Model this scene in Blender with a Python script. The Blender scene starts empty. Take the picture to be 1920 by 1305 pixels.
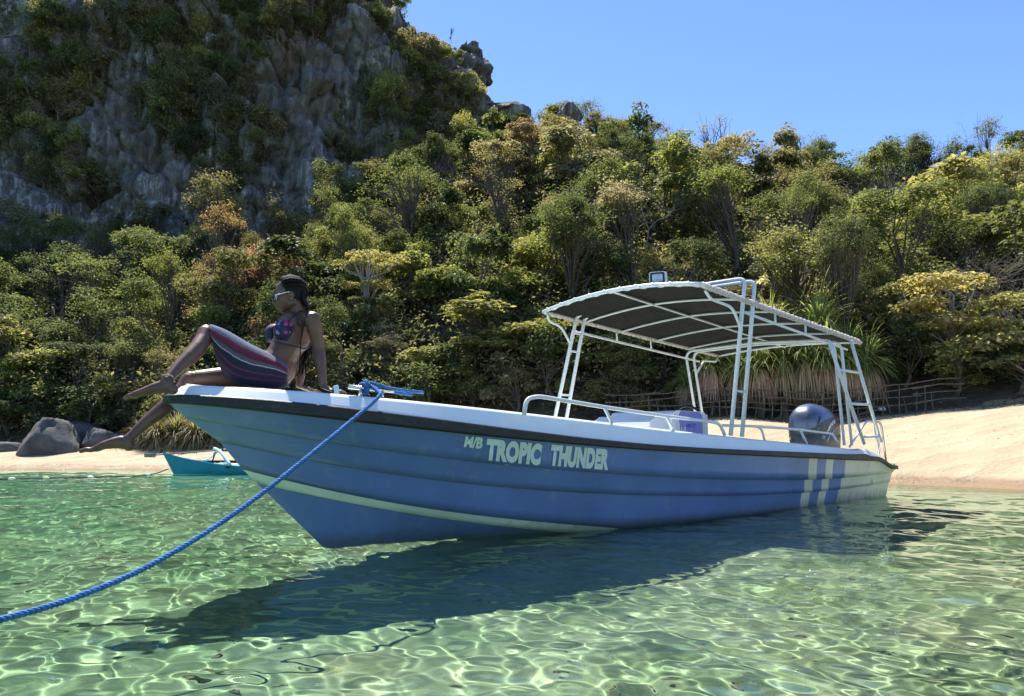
import bpy, math, random, sys
import numpy as np
from mathutils import Vector, Matrix, noise as mnoise
R=math.radians
SC=bpy.context.scene; COL=SC.collection
random.seed(7)
# ------------------------------------------------------------------ camera, sky, sun, exposure
CAM_H=.69; FPX=1387.0; PITCH=math.atan((830-652.5)/FPX)
cam=bpy.data.cameras.new('camera'); camo=bpy.data.objects.new('camera',cam); COL.objects.link(camo); SC.camera=camo
cam.sensor_width=36; cam.lens=36*FPX/1920; cam.clip_start=.05; cam.clip_end=3000
camo.location=(0,0,CAM_H); camo.rotation_euler=(R(90)+PITCH,0,0)
SUN_EL,SUN_AZ=60.0,-28.0          # azimuth in degrees, clockwise from +Y
world=bpy.data.worlds.new('World'); SC.world=world; world.use_nodes=True
wn=world.node_tree; bg=wn.nodes['Background']
sky=wn.nodes.new('ShaderNodeTexSky'); sky.sky_type='NISHITA'; sky.sun_disc=False
sky.sun_elevation=R(SUN_EL); sky.sun_rotation=R(SUN_AZ); sky.altitude=500; sky.air_density=1.0; sky.dust_density=.0; sky.ozone_density=3.0
mul=wn.nodes.new('ShaderNodeMix'); mul.data_type='RGBA'; mul.blend_type='MULTIPLY'; mul.inputs[0].default_value=1
mul.inputs[7].default_value=(.80,.89,1.07,1)
wn.links.new(sky.outputs[0],mul.inputs[6]); wn.links.new(mul.outputs[2],bg.inputs[0])
bg.inputs[1].default_value=.104
sl=bpy.data.lights.new('sun','SUN'); sl.energy=4.4; sl.angle=R(.53); sl.color=(1,.95,.87)
so=bpy.data.objects.new('sun',sl); COL.objects.link(so); so.rotation_euler=(R(90-SUN_EL),0,R(180-SUN_AZ)); so.location=(0,0,60)
sl.cycles.is_caustics_light=True
vs=SC.view_settings; vs.view_transform='Standard'; vs.look='None'; vs.gamma=1; vs.use_curve_mapping=False; vs.exposure=1.12
cy=SC.cycles; cy.use_denoising=True; cy.max_bounces=9; cy.diffuse_bounces=4; cy.glossy_bounces=4; cy.transmission_bounces=7
cy.transparent_max_bounces=8; cy.sample_clamp_indirect=6; cy.caustics_reflective=False; cy.caustics_refractive=True; cy.blur_glossy=.5

def at(px,py,Y):
    "world point seen at photograph pixel (px,py), at distance Y in front of the camera"
    u=(px-960)/FPX; v=(652.5-py)/FPX; cp,sp=math.cos(PITCH),math.sin(PITCH)
    d=Vector((u,cp-v*sp,sp+v*cp)); return Vector((0,0,CAM_H))+d*(Y/d.y)

# ------------------------------------------------------------------ helpers
def tag(o,label=None,cat=None,group=None,kind=None):
    if label: o['label']=label
    if cat: o['category']=cat
    if group: o['group']=group
    if kind: o['kind']=kind
    return o
def empty(name,loc=(0,0,0),rz=0,label=None,cat=None,group=None):
    o=bpy.data.objects.new(name,None); COL.objects.link(o); o.location=loc; o.rotation_euler=(0,0,rz); o.empty_display_size=.1
    return tag(o,label,cat,group)
def link(name,me,mat=None,parent=None):
    if mat is not None and len(me.materials)==0:
        for m_ in (mat if isinstance(mat,(list,tuple)) else [mat]): me.materials.append(m_)
    o=bpy.data.objects.new(name,me); COL.objects.link(o)
    if parent is not None: o.parent=parent
    return o
def np_mesh(name,v,f,smooth=True,midx=None):
    v=np.asarray(v,np.float32).reshape(-1,3); f=np.asarray(f,np.int32); k=f.shape[1]
    me=bpy.data.meshes.new(name); me.vertices.add(len(v)); me.vertices.foreach_set('co',v.ravel())
    me.loops.add(f.size); me.loops.foreach_set('vertex_index',f.ravel()); me.polygons.add(len(f))
    me.polygons.foreach_set('loop_start',np.arange(len(f),dtype=np.int32)*k)
    me.polygons.foreach_set('use_smooth',np.full(len(f),bool(smooth)))
    if midx is not None: me.polygons.foreach_set('material_index',np.asarray(midx,np.int32))
    me.update(calc_edges=True); return me
class MB:
    def __init__(s): s.v=[]; s.f=[]; s.m=[]; s.sm=[]
    def add(s,vs,fs,m=0,sm=True):
        b=len(s.v); s.v+=[tuple(p) for p in vs]; s.f+=[tuple(i+b for i in f) for f in fs]; s.m+=[m]*len(fs); s.sm+=[sm]*len(fs)
    def box(s,c,size,rot=None,m=0,bev=0):
        x,y,z=[q/2 for q in size]; M=rot if rot is not None else Matrix.Identity(3); c=Vector(c)
        if bev<=0:
            P=[(-x,-y,-z),(x,-y,-z),(x,y,-z),(-x,y,-z),(-x,-y,z),(x,-y,z),(x,y,z),(-x,y,z)]
            s.add([c+M@Vector(p) for p in P],[(0,3,2,1),(4,5,6,7),(0,1,5,4),(1,2,6,5),(2,3,7,6),(3,0,4,7)],m,False); return
        b=min(bev,x*.49*2,y*.49*2,z*.49*2); rings=[]
        for (zz,ins) in ((-z,b),(-z+b,0),(z-b,0),(z,b)):
            X,Y=x-ins,y-ins; q=b*.7 if ins==0 else b*.7
            rings.append([(-X+q,-Y,zz),(X-q,-Y,zz),(X,-Y+q,zz),(X,Y-q,zz),(X-q,Y,zz),(-X+q,Y,zz),(-X,Y-q,zz),(-X,-Y+q,zz)])
        vs=[c+M@Vector(p) for r in rings for p in r]; fs=[tuple(range(7,-1,-1)),tuple(range(24,32))]
        for k in range(3):
            for i in range(8): j=(i+1)%8; fs.append((k*8+i,k*8+j,k*8+8+j,k*8+8+i))
        s.add(vs,fs,m,False)
    def tube(s,path,r,n=8,m=0,caps=True,closed=False):
        P=[Vector(p) for p in path]; N=len(P); rr=r if isinstance(r,(list,tuple)) else [r]*N
        T=[]
        for i in range(N):
            a=P[i-1] if (i>0 or closed) else P[i]; b=P[(i+1)%N] if (i<N-1 or closed) else P[i]
            t=(b-a); T.append(t.normalized() if t.length>1e-9 else Vector((0,0,1)))
        u=T[0].orthogonal().normalized(); vs=[]
        for i in range(N):
            u=(u-T[i]*u.dot(T[i])); u=u.normalized() if u.length>1e-6 else T[i].orthogonal().normalized(); w=T[i].cross(u)
            for k in range(n):
                a=2*math.pi*k/n; vs.append(P[i]+(u*math.cos(a)+w*math.sin(a))*rr[i])
        fs=[]
        for i in range(N if closed else N-1):
            j=(i+1)%N
            for k in range(n): l=(k+1)%n; fs.append((i*n+k,i*n+l,j*n+l,j*n+k))
        if caps and not closed: fs.append(tuple(range(n-1,-1,-1))); fs.append(tuple((N-1)*n+k for k in range(n)))
        s.add(vs,fs,m,True)
    def grid(s,rows,m=0,sm=True,closed=False,flip=False,mf=None):
        nr=len(rows); nc=len(rows[0]); vs=[p for r in rows for p in r]; b=len(s.v); s.v+=[tuple(p) for p in vs]
        for i in range(nr-1):
            for j in range(nc if closed else nc-1):
                k=(j+1)%nc; f=(b+i*nc+j,b+i*nc+k,b+(i+1)*nc+k,b+(i+1)*nc+j)
                s.f.append(f[::-1] if flip else f); s.m.append(mf(i,j) if mf else m); s.sm.append(sm)
    def build(s,name,mat,parent=None):
        me=bpy.data.meshes.new(name); me.from_pydata(s.v,[],s.f)
        me.polygons.foreach_set('use_smooth',s.sm); me.polygons.foreach_set('material_index',s.m); me.update()
        return link(name,me,mat,parent)
def arc_path(pts,rad=.05,n=4):
    "polyline with rounded corners"
    P=[Vector(p) for p in pts]; out=[P[0]]
    for i in range(1,len(P)-1):
        a,b,c=P[i-1],P[i],P[i+1]; r=min(rad,(a-b).length*.45,(c-b).length*.45)
        p=b+(a-b).normalized()*r; q=b+(c-b).normalized()*r
        for k in range(n+1):
            t=k/n; out.append(p*(1-t)**2+b*2*t*(1-t)+q*t*t)
    out.append(P[-1]); return out
# ------------------------------------------------------------------ materials
class NT:
    def __init__(s,name):
        s.m=bpy.data.materials.new(name); s.m.use_nodes=True; s.t=s.m.node_tree; s.n=s.t.nodes; s.l=s.t.links
        s.b=s.n['Principled BSDF']; s.o=s.n['Material Output']
    def N(s,t,**k):
        x=s.n.new(t)
        for a,b in k.items(): setattr(x,a,b)
        return x
    def L(s,a,b): s.l.new(a,b)
    def noise(s,scale,detail=4,rough=.55,vec=None,dim='3D'):
        x=s.N('ShaderNodeTexNoise'); x.inputs['Scale'].default_value=scale; x.inputs['Detail'].default_value=detail; x.inputs['Roughness'].default_value=rough
        if vec is not None: s.L(vec,x.inputs['Vector'])
        return x
    def ramp(s,fac,stops,interp='LINEAR'):
        x=s.N('ShaderNodeValToRGB'); e=x.color_ramp.elements; x.color_ramp.interpolation=interp
        while len(e)<len(stops): e.new(.5)
        for i,(p,c) in enumerate(stops): e[i].position=p; e[i].color=(*c,1) if len(c)==3 else c
        s.L(fac,x.inputs[0]); return x
    def mix(s,fac,a,b,mode='MIX'):
        x=s.N('ShaderNodeMix',data_type='RGBA',blend_type=mode)
        for i,v in ((0,fac),(6,a),(7,b)):
            if isinstance(v,(int,float)): x.inputs[i].default_value=v
            elif isinstance(v,(tuple,list)): x.inputs[i].default_value=(*v,1)
            else: s.L(v,x.inputs[i])
        return x.outputs[2]
    def bump(s,h,st=.3,dist=.02,nrm=None):
        x=s.N('ShaderNodeBump'); x.inputs['Strength'].default_value=st; x.inputs['Distance'].default_value=dist; s.L(h,x.inputs['Height'])
        if nrm is not None: s.L(nrm,x.inputs['Normal'])
        s.L(x.outputs[0],s.b.inputs['Normal']); return x
    def obj(s): return s.N('ShaderNodeTexCoord').outputs['Object']
    def maprange(s,v,a,b,c,d):
        x=s.N('ShaderNodeMapRange'); 
        for i,q in enumerate((a,b,c,d)): x.inputs[i+1].default_value=q
        s.L(v,x.inputs[0]); return x.outputs[0]
def paint(name,col,rough=.4,var=.12,spec=.5,coat=0,metal=0,bump=.0,scale=6,dirt=None):
    t=NT(name); o=t.obj(); n=t.noise(scale,6,.6,o)
    c=t.mix(t.maprange(n.outputs[0],.3,.7,0,1),tuple(x*(1-var) for x in col),tuple(min(1,x*(1+var)) for x in col))
    if dirt:
        d=t.noise(scale*2.3,8,.7,o); c=t.mix(t.maprange(d.outputs[0],.55,.75,0,dirt[1]),c,dirt[0])
    t.L(c,t.b.inputs['Base Color']); t.b.inputs['Roughness'].default_value=rough; t.b.inputs['Specular IOR Level'].default_value=spec
    t.L(t.maprange(n.outputs[0],.3,.7,rough*.85,min(1,rough*1.15)),t.b.inputs['Roughness'])
    t.b.inputs['Coat Weight'].default_value=coat; t.b.inputs['Metallic'].default_value=metal; t.b.inputs['Coat Roughness'].default_value=.08
    if bump: t.bump(t.noise(scale*6,3,.5,o).outputs[0],bump,.01)
    return t.m
M={}
M['blue']=paint('blue_gelcoat',(.095,.18,.42),.32,.10,.5,.35,scale=2.2,dirt=((.10,.15,.25),.35),bump=.02)
M['white']=paint('white_gelcoat',(.84,.86,.84),.35,.04,.5,.2,scale=3,dirt=((.5,.5,.46),.25))
M['band']=paint('pale_band_paint',(.58,.72,.64),.4,.06,scale=3,dirt=((.35,.42,.3),.35))
M['cream']=paint('cream_gelcoat',(.74,.70,.56),.4,.05,scale=3,dirt=((.42,.38,.28),.3))
M['rubber']=paint('black_rubber',(.018,.017,.016),.5,.3,.4,scale=9,dirt=((.09,.085,.07),.6),bump=.15)
M['whitemetal']=paint('white_painted_tube',(.72,.75,.76),.3,.05,.5,.3,scale=12,dirt=((.5,.46,.38),.25))
M['steel']=paint('stainless_steel',(.6,.6,.6),.25,.1,.5,0,1.0,scale=8)
M['canvas']=paint('black_canvas',(.012,.011,.011),.85,.2,.2,scale=10,bump=.1)
M['lace']=paint('pale_rope_lacing',(.7,.6,.55),.8,.15,scale=30)
M['motor']=paint('dark_blue_grey_metallic',(.10,.125,.20),.34,.1,.5,.5,.45,scale=5)
M['motorlow']=paint('charcoal_plastic',(.03,.03,.036),.4,.2,.5,.2,scale=5)
M['black']=paint('black_plastic',(.015,.015,.016),.4,.2)
M['rope']=paint('blue_nylon_rope',(.035,.15,.38),.7,.3,.3,scale=26,dirt=((.16,.30,.46),.8))
M['lav']=paint('lavender_towel',(.27,.26,.55),.8,.1,scale=10)
M['lavdark']=paint('purple_print',(.09,.05,.30),.8,.1)
M['letter']=paint('pale_green_white_lettering',(.62,.76,.72),.5,.04,scale=5)
M['grayprint']=paint('grey_print',(.6,.6,.62),.5,.05)
M['glass']=paint('lamp_glass',(.45,.55,.66),.08,.1,.8,1)
def hullpaint(name,col,wear=(.30,.36,.42)):
    "gelcoat with chalky patches, vertical drips, scuffs and a scum band at the waterline"
    t=NT(name); o=t.obj(); sx=t.N('ShaderNodeSeparateXYZ'); t.L(o,sx.inputs[0]); mp=t.N('ShaderNodeMapping'); mp.inputs['Scale'].default_value=(9,9,.7); t.L(o,mp.inputs[0])
    mh=t.N('ShaderNodeMapping'); mh.inputs['Scale'].default_value=(1.2,1.2,16); t.L(o,mh.inputs[0])
    n=t.noise(1.3,6,.6,o); c=t.mix(t.maprange(n.outputs[0],.32,.68,0,1),tuple(x*.86 for x in col),tuple(min(1,x*1.14) for x in col))
    d=t.noise(1.6,5,.65,mp.outputs[0]); c=t.mix(t.maprange(d.outputs[0],.56,.74,0,.38),c,wear)
    s=t.noise(2.2,6,.7,mh.outputs[0]); c=t.mix(t.maprange(s.outputs[0],.66,.72,0,.5),c,wear)
    w=t.N('ShaderNodeMath',operation='MULTIPLY_ADD'); t.L(d.outputs[0],w.inputs[0]); w.inputs[1].default_value=-.16; t.L(sx.outputs[2],w.inputs[2])
    c=t.mix(t.maprange(w.outputs[0],.03,-.07,0,.6),c,(.07,.085,.05))
    t.L(c,t.b.inputs['Base Color']); t.L(t.maprange(d.outputs[0],.4,.7,.30,.55),t.b.inputs['Roughness']); t.b.inputs['Coat Weight'].default_value=.25; t.b.inputs['Coat Roughness'].default_value=.12
    t.bump(t.noise(3.2,3,.5,o).outputs[0],.06,.03); return t.m
M['blue']=hullpaint('blue_gelcoat',(.115,.195,.43)); M['cream']=hullpaint('cream_gelcoat',(.74,.69,.55),(.48,.42,.30)); M['band']=hullpaint('pale_band_paint',(.60,.73,.65),(.40,.46,.34))
M['antifoul']=M['blue']
# ------------------------------------------------------------------ land shape
SHX=np.array([-300,-80,-40,-22,-15,-10,-3,3,6.5,7.6,9,12,20,60,300.]); SHY=np.array([60,34,25,21.4,20.1,19.5,17.6,15.2,12.6,11.2,8.6,3,-12,-90,-600.])
_gx=np.linspace(-300,300,6001); _gy=np.interp(_gx,SHX,SHY); _k=np.hanning(25); _k/=_k.sum(); _gy=np.convolve(np.pad(_gy,12,mode='edge'),_k,'valid')
def shoreY(X): return np.interp(X,_gx,_gy)
def shoreD(X,Y):
    s=(shoreY(X+.5)-shoreY(X-.5)); return (Y-shoreY(X))/np.sqrt(1+s*s)
def vegY(X): return np.interp(X,[-60,-30,-15,-5,3,7,12,20,60],[30,26,23.6,22.8,21.6,20.6,19.2,17.6,14])
_rng=np.random.default_rng(11)
_W=[(_rng.normal(0,1),_rng.normal(0,1),_rng.uniform(0,6.3)) for _ in range(24)]
def lump(X,Y,L,seed=0):
    "cheap smooth pseudo noise about -1..1 with features of size L"
    z=0
    for i in range(8):
        a,b,c=_W[(i+seed*3)%24]; k=6.28/L*(.6+.25*i); z=z+np.sin((a*X+b*Y)*k*.5+c+seed)/(1+.35*i)
    return z/2.6
def ridgeH(X): return np.interp(X,[-60,-13.5,-10,-7,-3,0,5.2,9,16.5,20,28,35,60],[10.5,10.5,14,17.6,19.6,20,19.3,17.4,15.0,14.0,14.4,17,20])
def landZ(X,Y):
    X=np.asarray(X,float); Y=np.asarray(Y,float); d=shoreD(X,Y); k=np.interp(X,[-10,0,6],[.60,.82,1.0])
    beach=2.25*k*(1-np.exp(-np.maximum(d,0)/6.0))
    dep=-1.02*(1-np.exp(np.minimum(d,0)/6.5))
    z=np.where(d>0,beach,dep)+.0
    e=np.maximum(Y-vegY(X),0); u=e/(52-vegY(X))
    S=np.where(u<.85,u,np.where(u<1.15,.85+.15*np.sin((u-.85)/.3*math.pi/2),1-.25*np.minimum(u-1.15,3)))
    z=z+ridgeH(X)*S*np.clip(e/2,0,1)**.5
    near=np.clip(1-np.abs(d)/40,0,1)
    z=z+.035*lump(X,Y,2.2,1)*near*np.clip(np.abs(d)/1.5,0.15,1)+np.clip(e/6,0,1)*.9*lump(X,Y,9,2)
    return z
def h(x,y): return float(landZ(np.array([x]),np.array([y]))[0])
# ------------------------------------------------------------------ ground: seabed, beach, hillside
def axis(lo,hi,mid0,mid1,fine,grow=1.12):
    a=list(np.arange(mid0,mid1+1e-6,fine)); s=fine; x=a[-1]
    while x<hi: s*=grow; x+=s; a.append(x)
    s=fine; x=a[0]; pre=[]
    while x>lo: s*=grow; x-=s; pre.append(x)
    return np.array(pre[::-1]+a)
gx=axis(-400,400,-18,14,.16); gy=axis(-400,500,6,26,.16)
GX,GY=np.meshgrid(gx,gy); GZ=landZ(GX,GY); GD=shoreD(GX,GY); GE=np.where((GX>-60)&(GX<60),GY-vegY(GX)+.5*lump(GX,GY,1.7,3),GD-5)
V=np.stack([GX,GY,GZ],-1).reshape(-1,3); nx=len(gx)
ci=np.arange((len(gy)-1)*(nx-1)); a0=(ci//(nx-1))*nx+ci%(nx-1); F4=np.stack([a0,a0+1,a0+nx+1,a0+nx],-1)
cd=GD.ravel()[a0]; ce=GE.ravel()[a0]
def sub(mask,name,mat):
    f=F4[mask]; u,inv=np.unique(f.ravel(),return_inverse=True)
    o=link(name,np_mesh(name,V[u],inv.reshape(-1,4)),mat); return tag(o,kind='structure')
t=NT('wet_seabed_sand'); o_=t.obj(); n1=t.noise(1.1,6,.6,o_); n2=t.noise(7,5,.6,o_)
c=t.ramp(n1.outputs[0],[(.30,(.13,.15,.08)),(.43,(.32,.33,.20)),(.58,(.52,.47,.31)),(.72,(.37,.23,.13))]).outputs[0]
c=t.mix(t.maprange(n2.outputs[0],.35,.7,0,.5),c,(.18,.20,.11)); sx=t.N('ShaderNodeSeparateXYZ'); t.L(o_,sx.inputs[0]); c=t.mix(t.maprange(sx.outputs[0],1.5,-7,0,.8),c,(.19,.42,.24)); c=t.mix(t.maprange(sx.outputs[2],-.30,-.03,0,1),c,(.27,.17,.085)); t.L(c,t.b.inputs['Base Color']); t.b.inputs['Roughness'].default_value=.85
t.bump(n2.outputs[0],.6,.05); M['seabed']=t.m
t=NT('beach_sand'); o_=t.obj(); n1=t.noise(.7,6,.6,o_); n2=t.noise(9,6,.65,o_); n3=t.noise(60,3,.6,o_); v=t.N('ShaderNodeTexVoronoi'); v.inputs['Scale'].default_value=1.9; t.L(o_,v.inputs['Vector'])
sx=t.N('ShaderNodeSeparateXYZ'); t.L(o_,sx.inputs[0])
c=t.mix(t.maprange(n1.outputs[0],.3,.7,0,1),(.40,.31,.19),(.49,.385,.245))
c=t.mix(t.maprange(n2.outputs[0],.62,.72,0,.45),c,(.26,.18,.10))
wet=t.N('ShaderNodeMath',operation='ADD'); t.L(sx.outputs[2],wet.inputs[0]); t.L(t.maprange(n1.outputs[0],.3,.7,-.05,.05),wet.inputs[1])
c=t.mix(t.maprange(wet.outputs[0],.10,.17,1,0),c,(.27,.17,.085))
t.L(c,t.b.inputs['Base Color']); t.L(t.maprange(wet.outputs[0],.10,.17,.35,.9),t.b.inputs['Roughness'])
b1=t.bump(n2.outputs[0],.8,.07); b2=t.N('ShaderNodeBump'); b2.inputs['Strength'].default_value=.9; b2.inputs['Distance'].default_value=.10
t.L(v.outputs[0],b2.inputs['Height']); t.L(b2.outputs[0],b1.inputs['Normal']); M['sand']=t.m
t=NT('forest_floor'); o_=t.obj(); n1=t.noise(.9,8,.65,o_)
t.L(t.ramp(n1.outputs[0],[(.3,(.03,.028,.016)),(.5,(.075,.055,.035)),(.7,(.16,.115,.07))]).outputs[0],t.b.inputs['Base Color']); t.b.inputs['Roughness'].default_value=.95
t.bump(n1.outputs[0],1,.3); M['floor']=t.m
sea=sub(cd<-.0,'seabed',M['seabed']); beach=sub((cd>=0)&(ce<1.6),'beach',M['sand'])
hx=axis(-58,58,-24,30,.35); he=np.concatenate([np.linspace(0,3,14),np.linspace(3,40,70)[1:],np.geomspace(41,400,20)])
HX,HE=np.meshgrid(hx,he); HY=vegY(HX)+HE-.55*lump(HX,HX*.3,2.3,3)*np.exp(-HE/3)+.15*lump(HX*3,HX,1.5,5)*np.exp(-HE/2); HZ=landZ(HX,HY)+.03*np.clip(HE*3,0,1)-.02*(HE<.01)
ih=np.arange((len(he)-1)*(len(hx)-1)); ah=(ih//(len(hx)-1))*len(hx)+ih%(len(hx)-1)
hill=tag(link('hillside',np_mesh('hillside',np.stack([HX,HY,HZ],-1),np.stack([ah,ah+1,ah+len(hx)+1,ah+len(hx)],-1)),M['floor']),kind='structure')
sea.cycles.is_caustics_receiver=True
# stones and weed tufts lying on the seabed
rs_=np.random.default_rng(8); vv=[];ff=[]
for i in range(520):
    Y=rs_.uniform(1.6,11); X=rs_.uniform(-.72,.75)*Y
    if float(shoreD(np.array([X]),np.array([Y]))[0])>-.6: continue
    zz=h(X,Y); r_=rs_.uniform(.008,.032)*(1.5 if rs_.random()<.06 else 1); b0_=len(vv); ro=rs_.uniform(0,6.28); sx_,sy_,sz_=rs_.uniform(.7,1.4),rs_.uniform(.6,1.1),rs_.uniform(.3,.6)
    for a in range(5):
        th_=math.pi*(a+.5)/5
        for k in range(8):
            p_=2*math.pi*k/8+ro; j_=1+.2*math.sin(k*2.3+a+ro); vv.append((X+r_*sx_*math.sin(th_)*math.cos(p_)*j_,Y+r_*sy_*math.sin(th_)*math.sin(p_)*j_,zz+r_*sz_*math.cos(th_)+r_*.1))
    for a in range(4):
        for k in range(8): ff.append((b0_+a*8+k,b0_+(a+1)*8+k,b0_+(a+1)*8+(k+1)%8,b0_+a*8+(k+1)%8))
t=NT('seabed_stone'); n_1=t.noise(3,4,.6,t.obj()); t.L(t.ramp(n_1.outputs[0],[(.35,(.17,.14,.09)),(.5,(.36,.22,.14)),(.65,(.50,.45,.34))]).outputs[0],t.b.inputs['Base Color']); t.b.inputs['Roughness'].default_value=.9
stn=link('seabed_stones',np_mesh('seabed_stones',vv,ff),t.m); tag(stn,'pebbles and coral bits scattered on the shallow seabed','pebbles',kind='stuff'); stn.cycles.is_caustics_receiver=True
# ------------------------------------------------------------------ sea surface
rng=np.random.default_rng(5); K=[]
for i in range(90):
    lam=.085*(1.052**i); k=2*math.pi/lam; d_=rng.normal(R(250),1.0); am=.0023*lam**.82*(1.15 if lam<.5 else .9 if lam<1.3 else .42)
    K.append((k*math.cos(d_),k*math.sin(d_),rng.uniform(0,6.28),am,lam))
def waveZ(X,Y):
    z=np.zeros_like(X); r=np.hypot(X,Y); calm=np.clip(-shoreD(X,Y)/3.5,.12,1)
    mod=np.clip(.80+.45*lump(X,Y,4,4),.25,1.5)
    for kx,ky,p,am,lam in K:
        fade=np.clip(lam*260/(r+1e-3)-1.0,0,1)      # ripples finer than the sheet's own spacing are left out
        z+=am*fade*np.sin(kx*X+ky*Y+p+.6*np.sin(.5*ky*X-.35*kx*Y))
    # bow swell running along the hull
    return z*mod*calm
th=np.concatenate([np.linspace(-math.pi,-.78,50,endpoint=False),np.linspace(-.78,.78,600),np.linspace(.78,math.pi,50)[1:]])
rr=np.concatenate([[.02,.3,.6,.9],np.geomspace(1.2,26,470),np.geomspace(28,900,30)])
T_,R_=np.meshgrid(th,rr); WX=R_*np.sin(T_); WY=R_*np.cos(T_); WZ=waveZ(WX,WY)
n_=len(th); i_=np.arange((len(rr)-1)*(n_-1)); a1=(i_//(n_-1))*n_+i_%(n_-1); WF=np.stack([a1+1,a1+n_+1,a1+n_,a1],-1)
keep=shoreD(WX,WY).ravel()[a1]<2.2
u_,inv=np.unique(WF[keep].ravel(),return_inverse=True)
WV=np.stack([WX,WY,WZ],-1).reshape(-1,3)[u_]
t=NT('sea_water'); t.n.remove(t.b); g=t.N('ShaderNodeBsdfGlass'); g.inputs['IOR'].default_value=1.333; g.inputs['Roughness'].default_value=0
g.inputs['Color'].default_value=(.82,.975,.90,1); t.L(g.outputs[0],t.o.inputs[0]); M['water']=t.m
water=tag(link('water',np_mesh('water',WV,inv.reshape(-1,4)),M['water']),kind='structure')
water.cycles.is_caustics_caster=True
# ------------------------------------------------------------------ the blue motorboat (local x runs aft from the bow tip, -y is the near side)
L=8.8
def bw(s,s0,B,Lb,pw,q):
    u=np.clip((s-s0)/Lb,0,1); return B*(1-(1-u)**pw)**q*(1-.08*np.clip((s-6)/2.8,0,1)**2)
SP={'d':(-.018,1.08,4.8,2.4,.62),'r':(-.049,1.1,4.8,2.4,.62),'s1':(.056,1.05,4.9,2.3,.74),'s2':(.266,1.0,5.0,2.3,.8),'st':(.417,.93,5.0,2.3,.88),'sb':(.512,.88,5.0,2.3,.92)}
PZ={'d':[1.2e-05,-0.000444,0.004898,-0.018795,-0.041288,1.029075],'rt':[0.000142,-0.002966,0.021546,-0.0552,-0.051198,0.969455],
 'rb':[4.2e-05,-0.000791,0.004206,0.003529,-0.1202,0.914398],'s1':[-3.4e-05,0.000926,-0.009713,0.057148,-0.23949,0.846326],
 's2':[-4.3e-05,0.001233,-0.013881,0.084464,-0.317856,0.769227]}
def zl(k,s):
    s=np.asarray(s,float)
    if k=='st': return np.where(s<3.2,np.polyval([-0.010626,0.094098,-0.401122,0.673726],np.minimum(s,3.2)),-.003-.012*(s-3.2))
    if k=='sb': return np.where(s<3.2,np.polyval([-0.006449,0.066787,-0.354128,0.599406],np.minimum(s,3.2)),-.062-.012*(s-3.2))
    z=np.polyval(PZ[k],np.minimum(s,7.7 if k!='s1' and k!='s2' else 8.8))
    if k=='d': z=np.where(s>7.7,np.interp(s,[7.7,8.0,8.3,8.6,8.8],[.617,.605,.55,.435,.42]),z)
    if k=='rt': z=np.where(s>7.7,np.interp(s,[7.7,8.1,8.25,8.55,8.8],[.535,.515,.49,.405,.395]),z)
    if k=='rb': z=np.where(s>7.7,np.interp(s,[7.7,8.15,8.3,8.6,8.8],[.475,.46,.43,.35,.345]),z)
    return z
def keelz(s): return np.interp(s,[.056,.206,.327,.417,.512,.737,1.0,1.5,2.2,3.2,8.8],[.80,.697,.614,.523,.437,.232,-.008,-.19,-.30,-.36,-.36])
BP=Vector((-2.0,4.44,0)); BA=math.atan2(.695,.719)
boat=empty('motorboat',BP,BA,'long blue and white open motorboat with a black canopy floating beside the beach','motorboat')
def bp(s,t,z): return Vector((s,-t,z))          # t positive towards the near (port) side
def b2w(s,t,z): c,sn=math.cos(BA),math.sin(BA); return Vector((BP.x+s*c+t*sn,BP.y+s*sn-t*c,z))
un=np.linspace(0,1,90)**1.7
for c_ in (5.95,6.05,6.25,6.45,6.65,7.0): pass
BND=[6.07,6.27,6.50,6.69,7.04]
def s_of(u,s0): return s0+(L-s0)*u
def strip(name,kt,kb,zt,zb,mats,bands=None,lapT=0,lapB=.02,parent=None,rows=4,conc=.0,side=1,keel=False):
    s0t=SP[kt][0]; s0b=SP[kb][0] if not keel else .6
    us=list(un)
    shift=0
    if bands:
        for b_ in bands: us.append((b_-s0t)/(L-s0t))
    us=np.array(sorted(set(us))); mb=MB(); rws=[]
    for r_ in range(rows+(1 if lapB else 0)):
        f=min(r_/(rows-1),1.0) if rows>1 else 0; row=[]
        for u in us:
            st_,sb_=s_of(u,s0t),s_of(u,s0b)
            fade=min(1,u*12)
            tt=float(bw(st_,*SP[kt]))+lapT*fade; zt_=float(zl(zt,st_))
            if keel: tb=0.0; zb_=float(keelz(max(sb_,.5)))
            else: tb=float(bw(sb_,*SP[kb]))+lapB*fade; zb_=float(zl(zb,sb_))
            s=st_*(1-f)+sb_*f; tv=tt*(1-f)+tb*f-conc*fade*math.sin(math.pi*f); zv=zt_*(1-f)+zb_*f
            if r_==rows: tv=tb-(lapB+.004)*fade; zv=zb_+.002
            row.append(Vector((s,-tv*side,zv)))
        rws.append(row)
    mf=None
    if bands:
        bu=[(b_-s0t)/(L-s0t) for b_ in bands]
        def mf(i,j):
            m=.5*(us[j]+us[j+1]); k=sum(m>b for b in bu); return [0,1,0,1,0,1][k]
    mb.grid(rws,mf=mf,flip=(side<0))
    return mb.build(name,mats,parent)
for side in (1,-1):
    strip('strake','r','s1','rb','s1',[M['blue'],M['cream']],BND,side=side,parent=boat,conc=.004,lapB=.014)
    strip('strake','s1','s2','s1','s2',[M['blue'],M['cream']],[b-.03 for b in BND],side=side,parent=boat,lapB=.013,conc=.003)
    strip('strake','s2','st','s2','st',[M['blue'],M['cream']],[b-.0 for b in BND],side=side,parent=boat,lapB=.004)
    strip('painted_stripe','st','sb','st','sb',[M['band'],M['cream']],side=side,parent=boat,lapT=.012,lapB=.016,rows=3)
    strip('bottom','sb','sb','sb','sb',[M['antifoul']],side=side,parent=boat,keel=True,lapB=0,rows=6)
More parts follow.
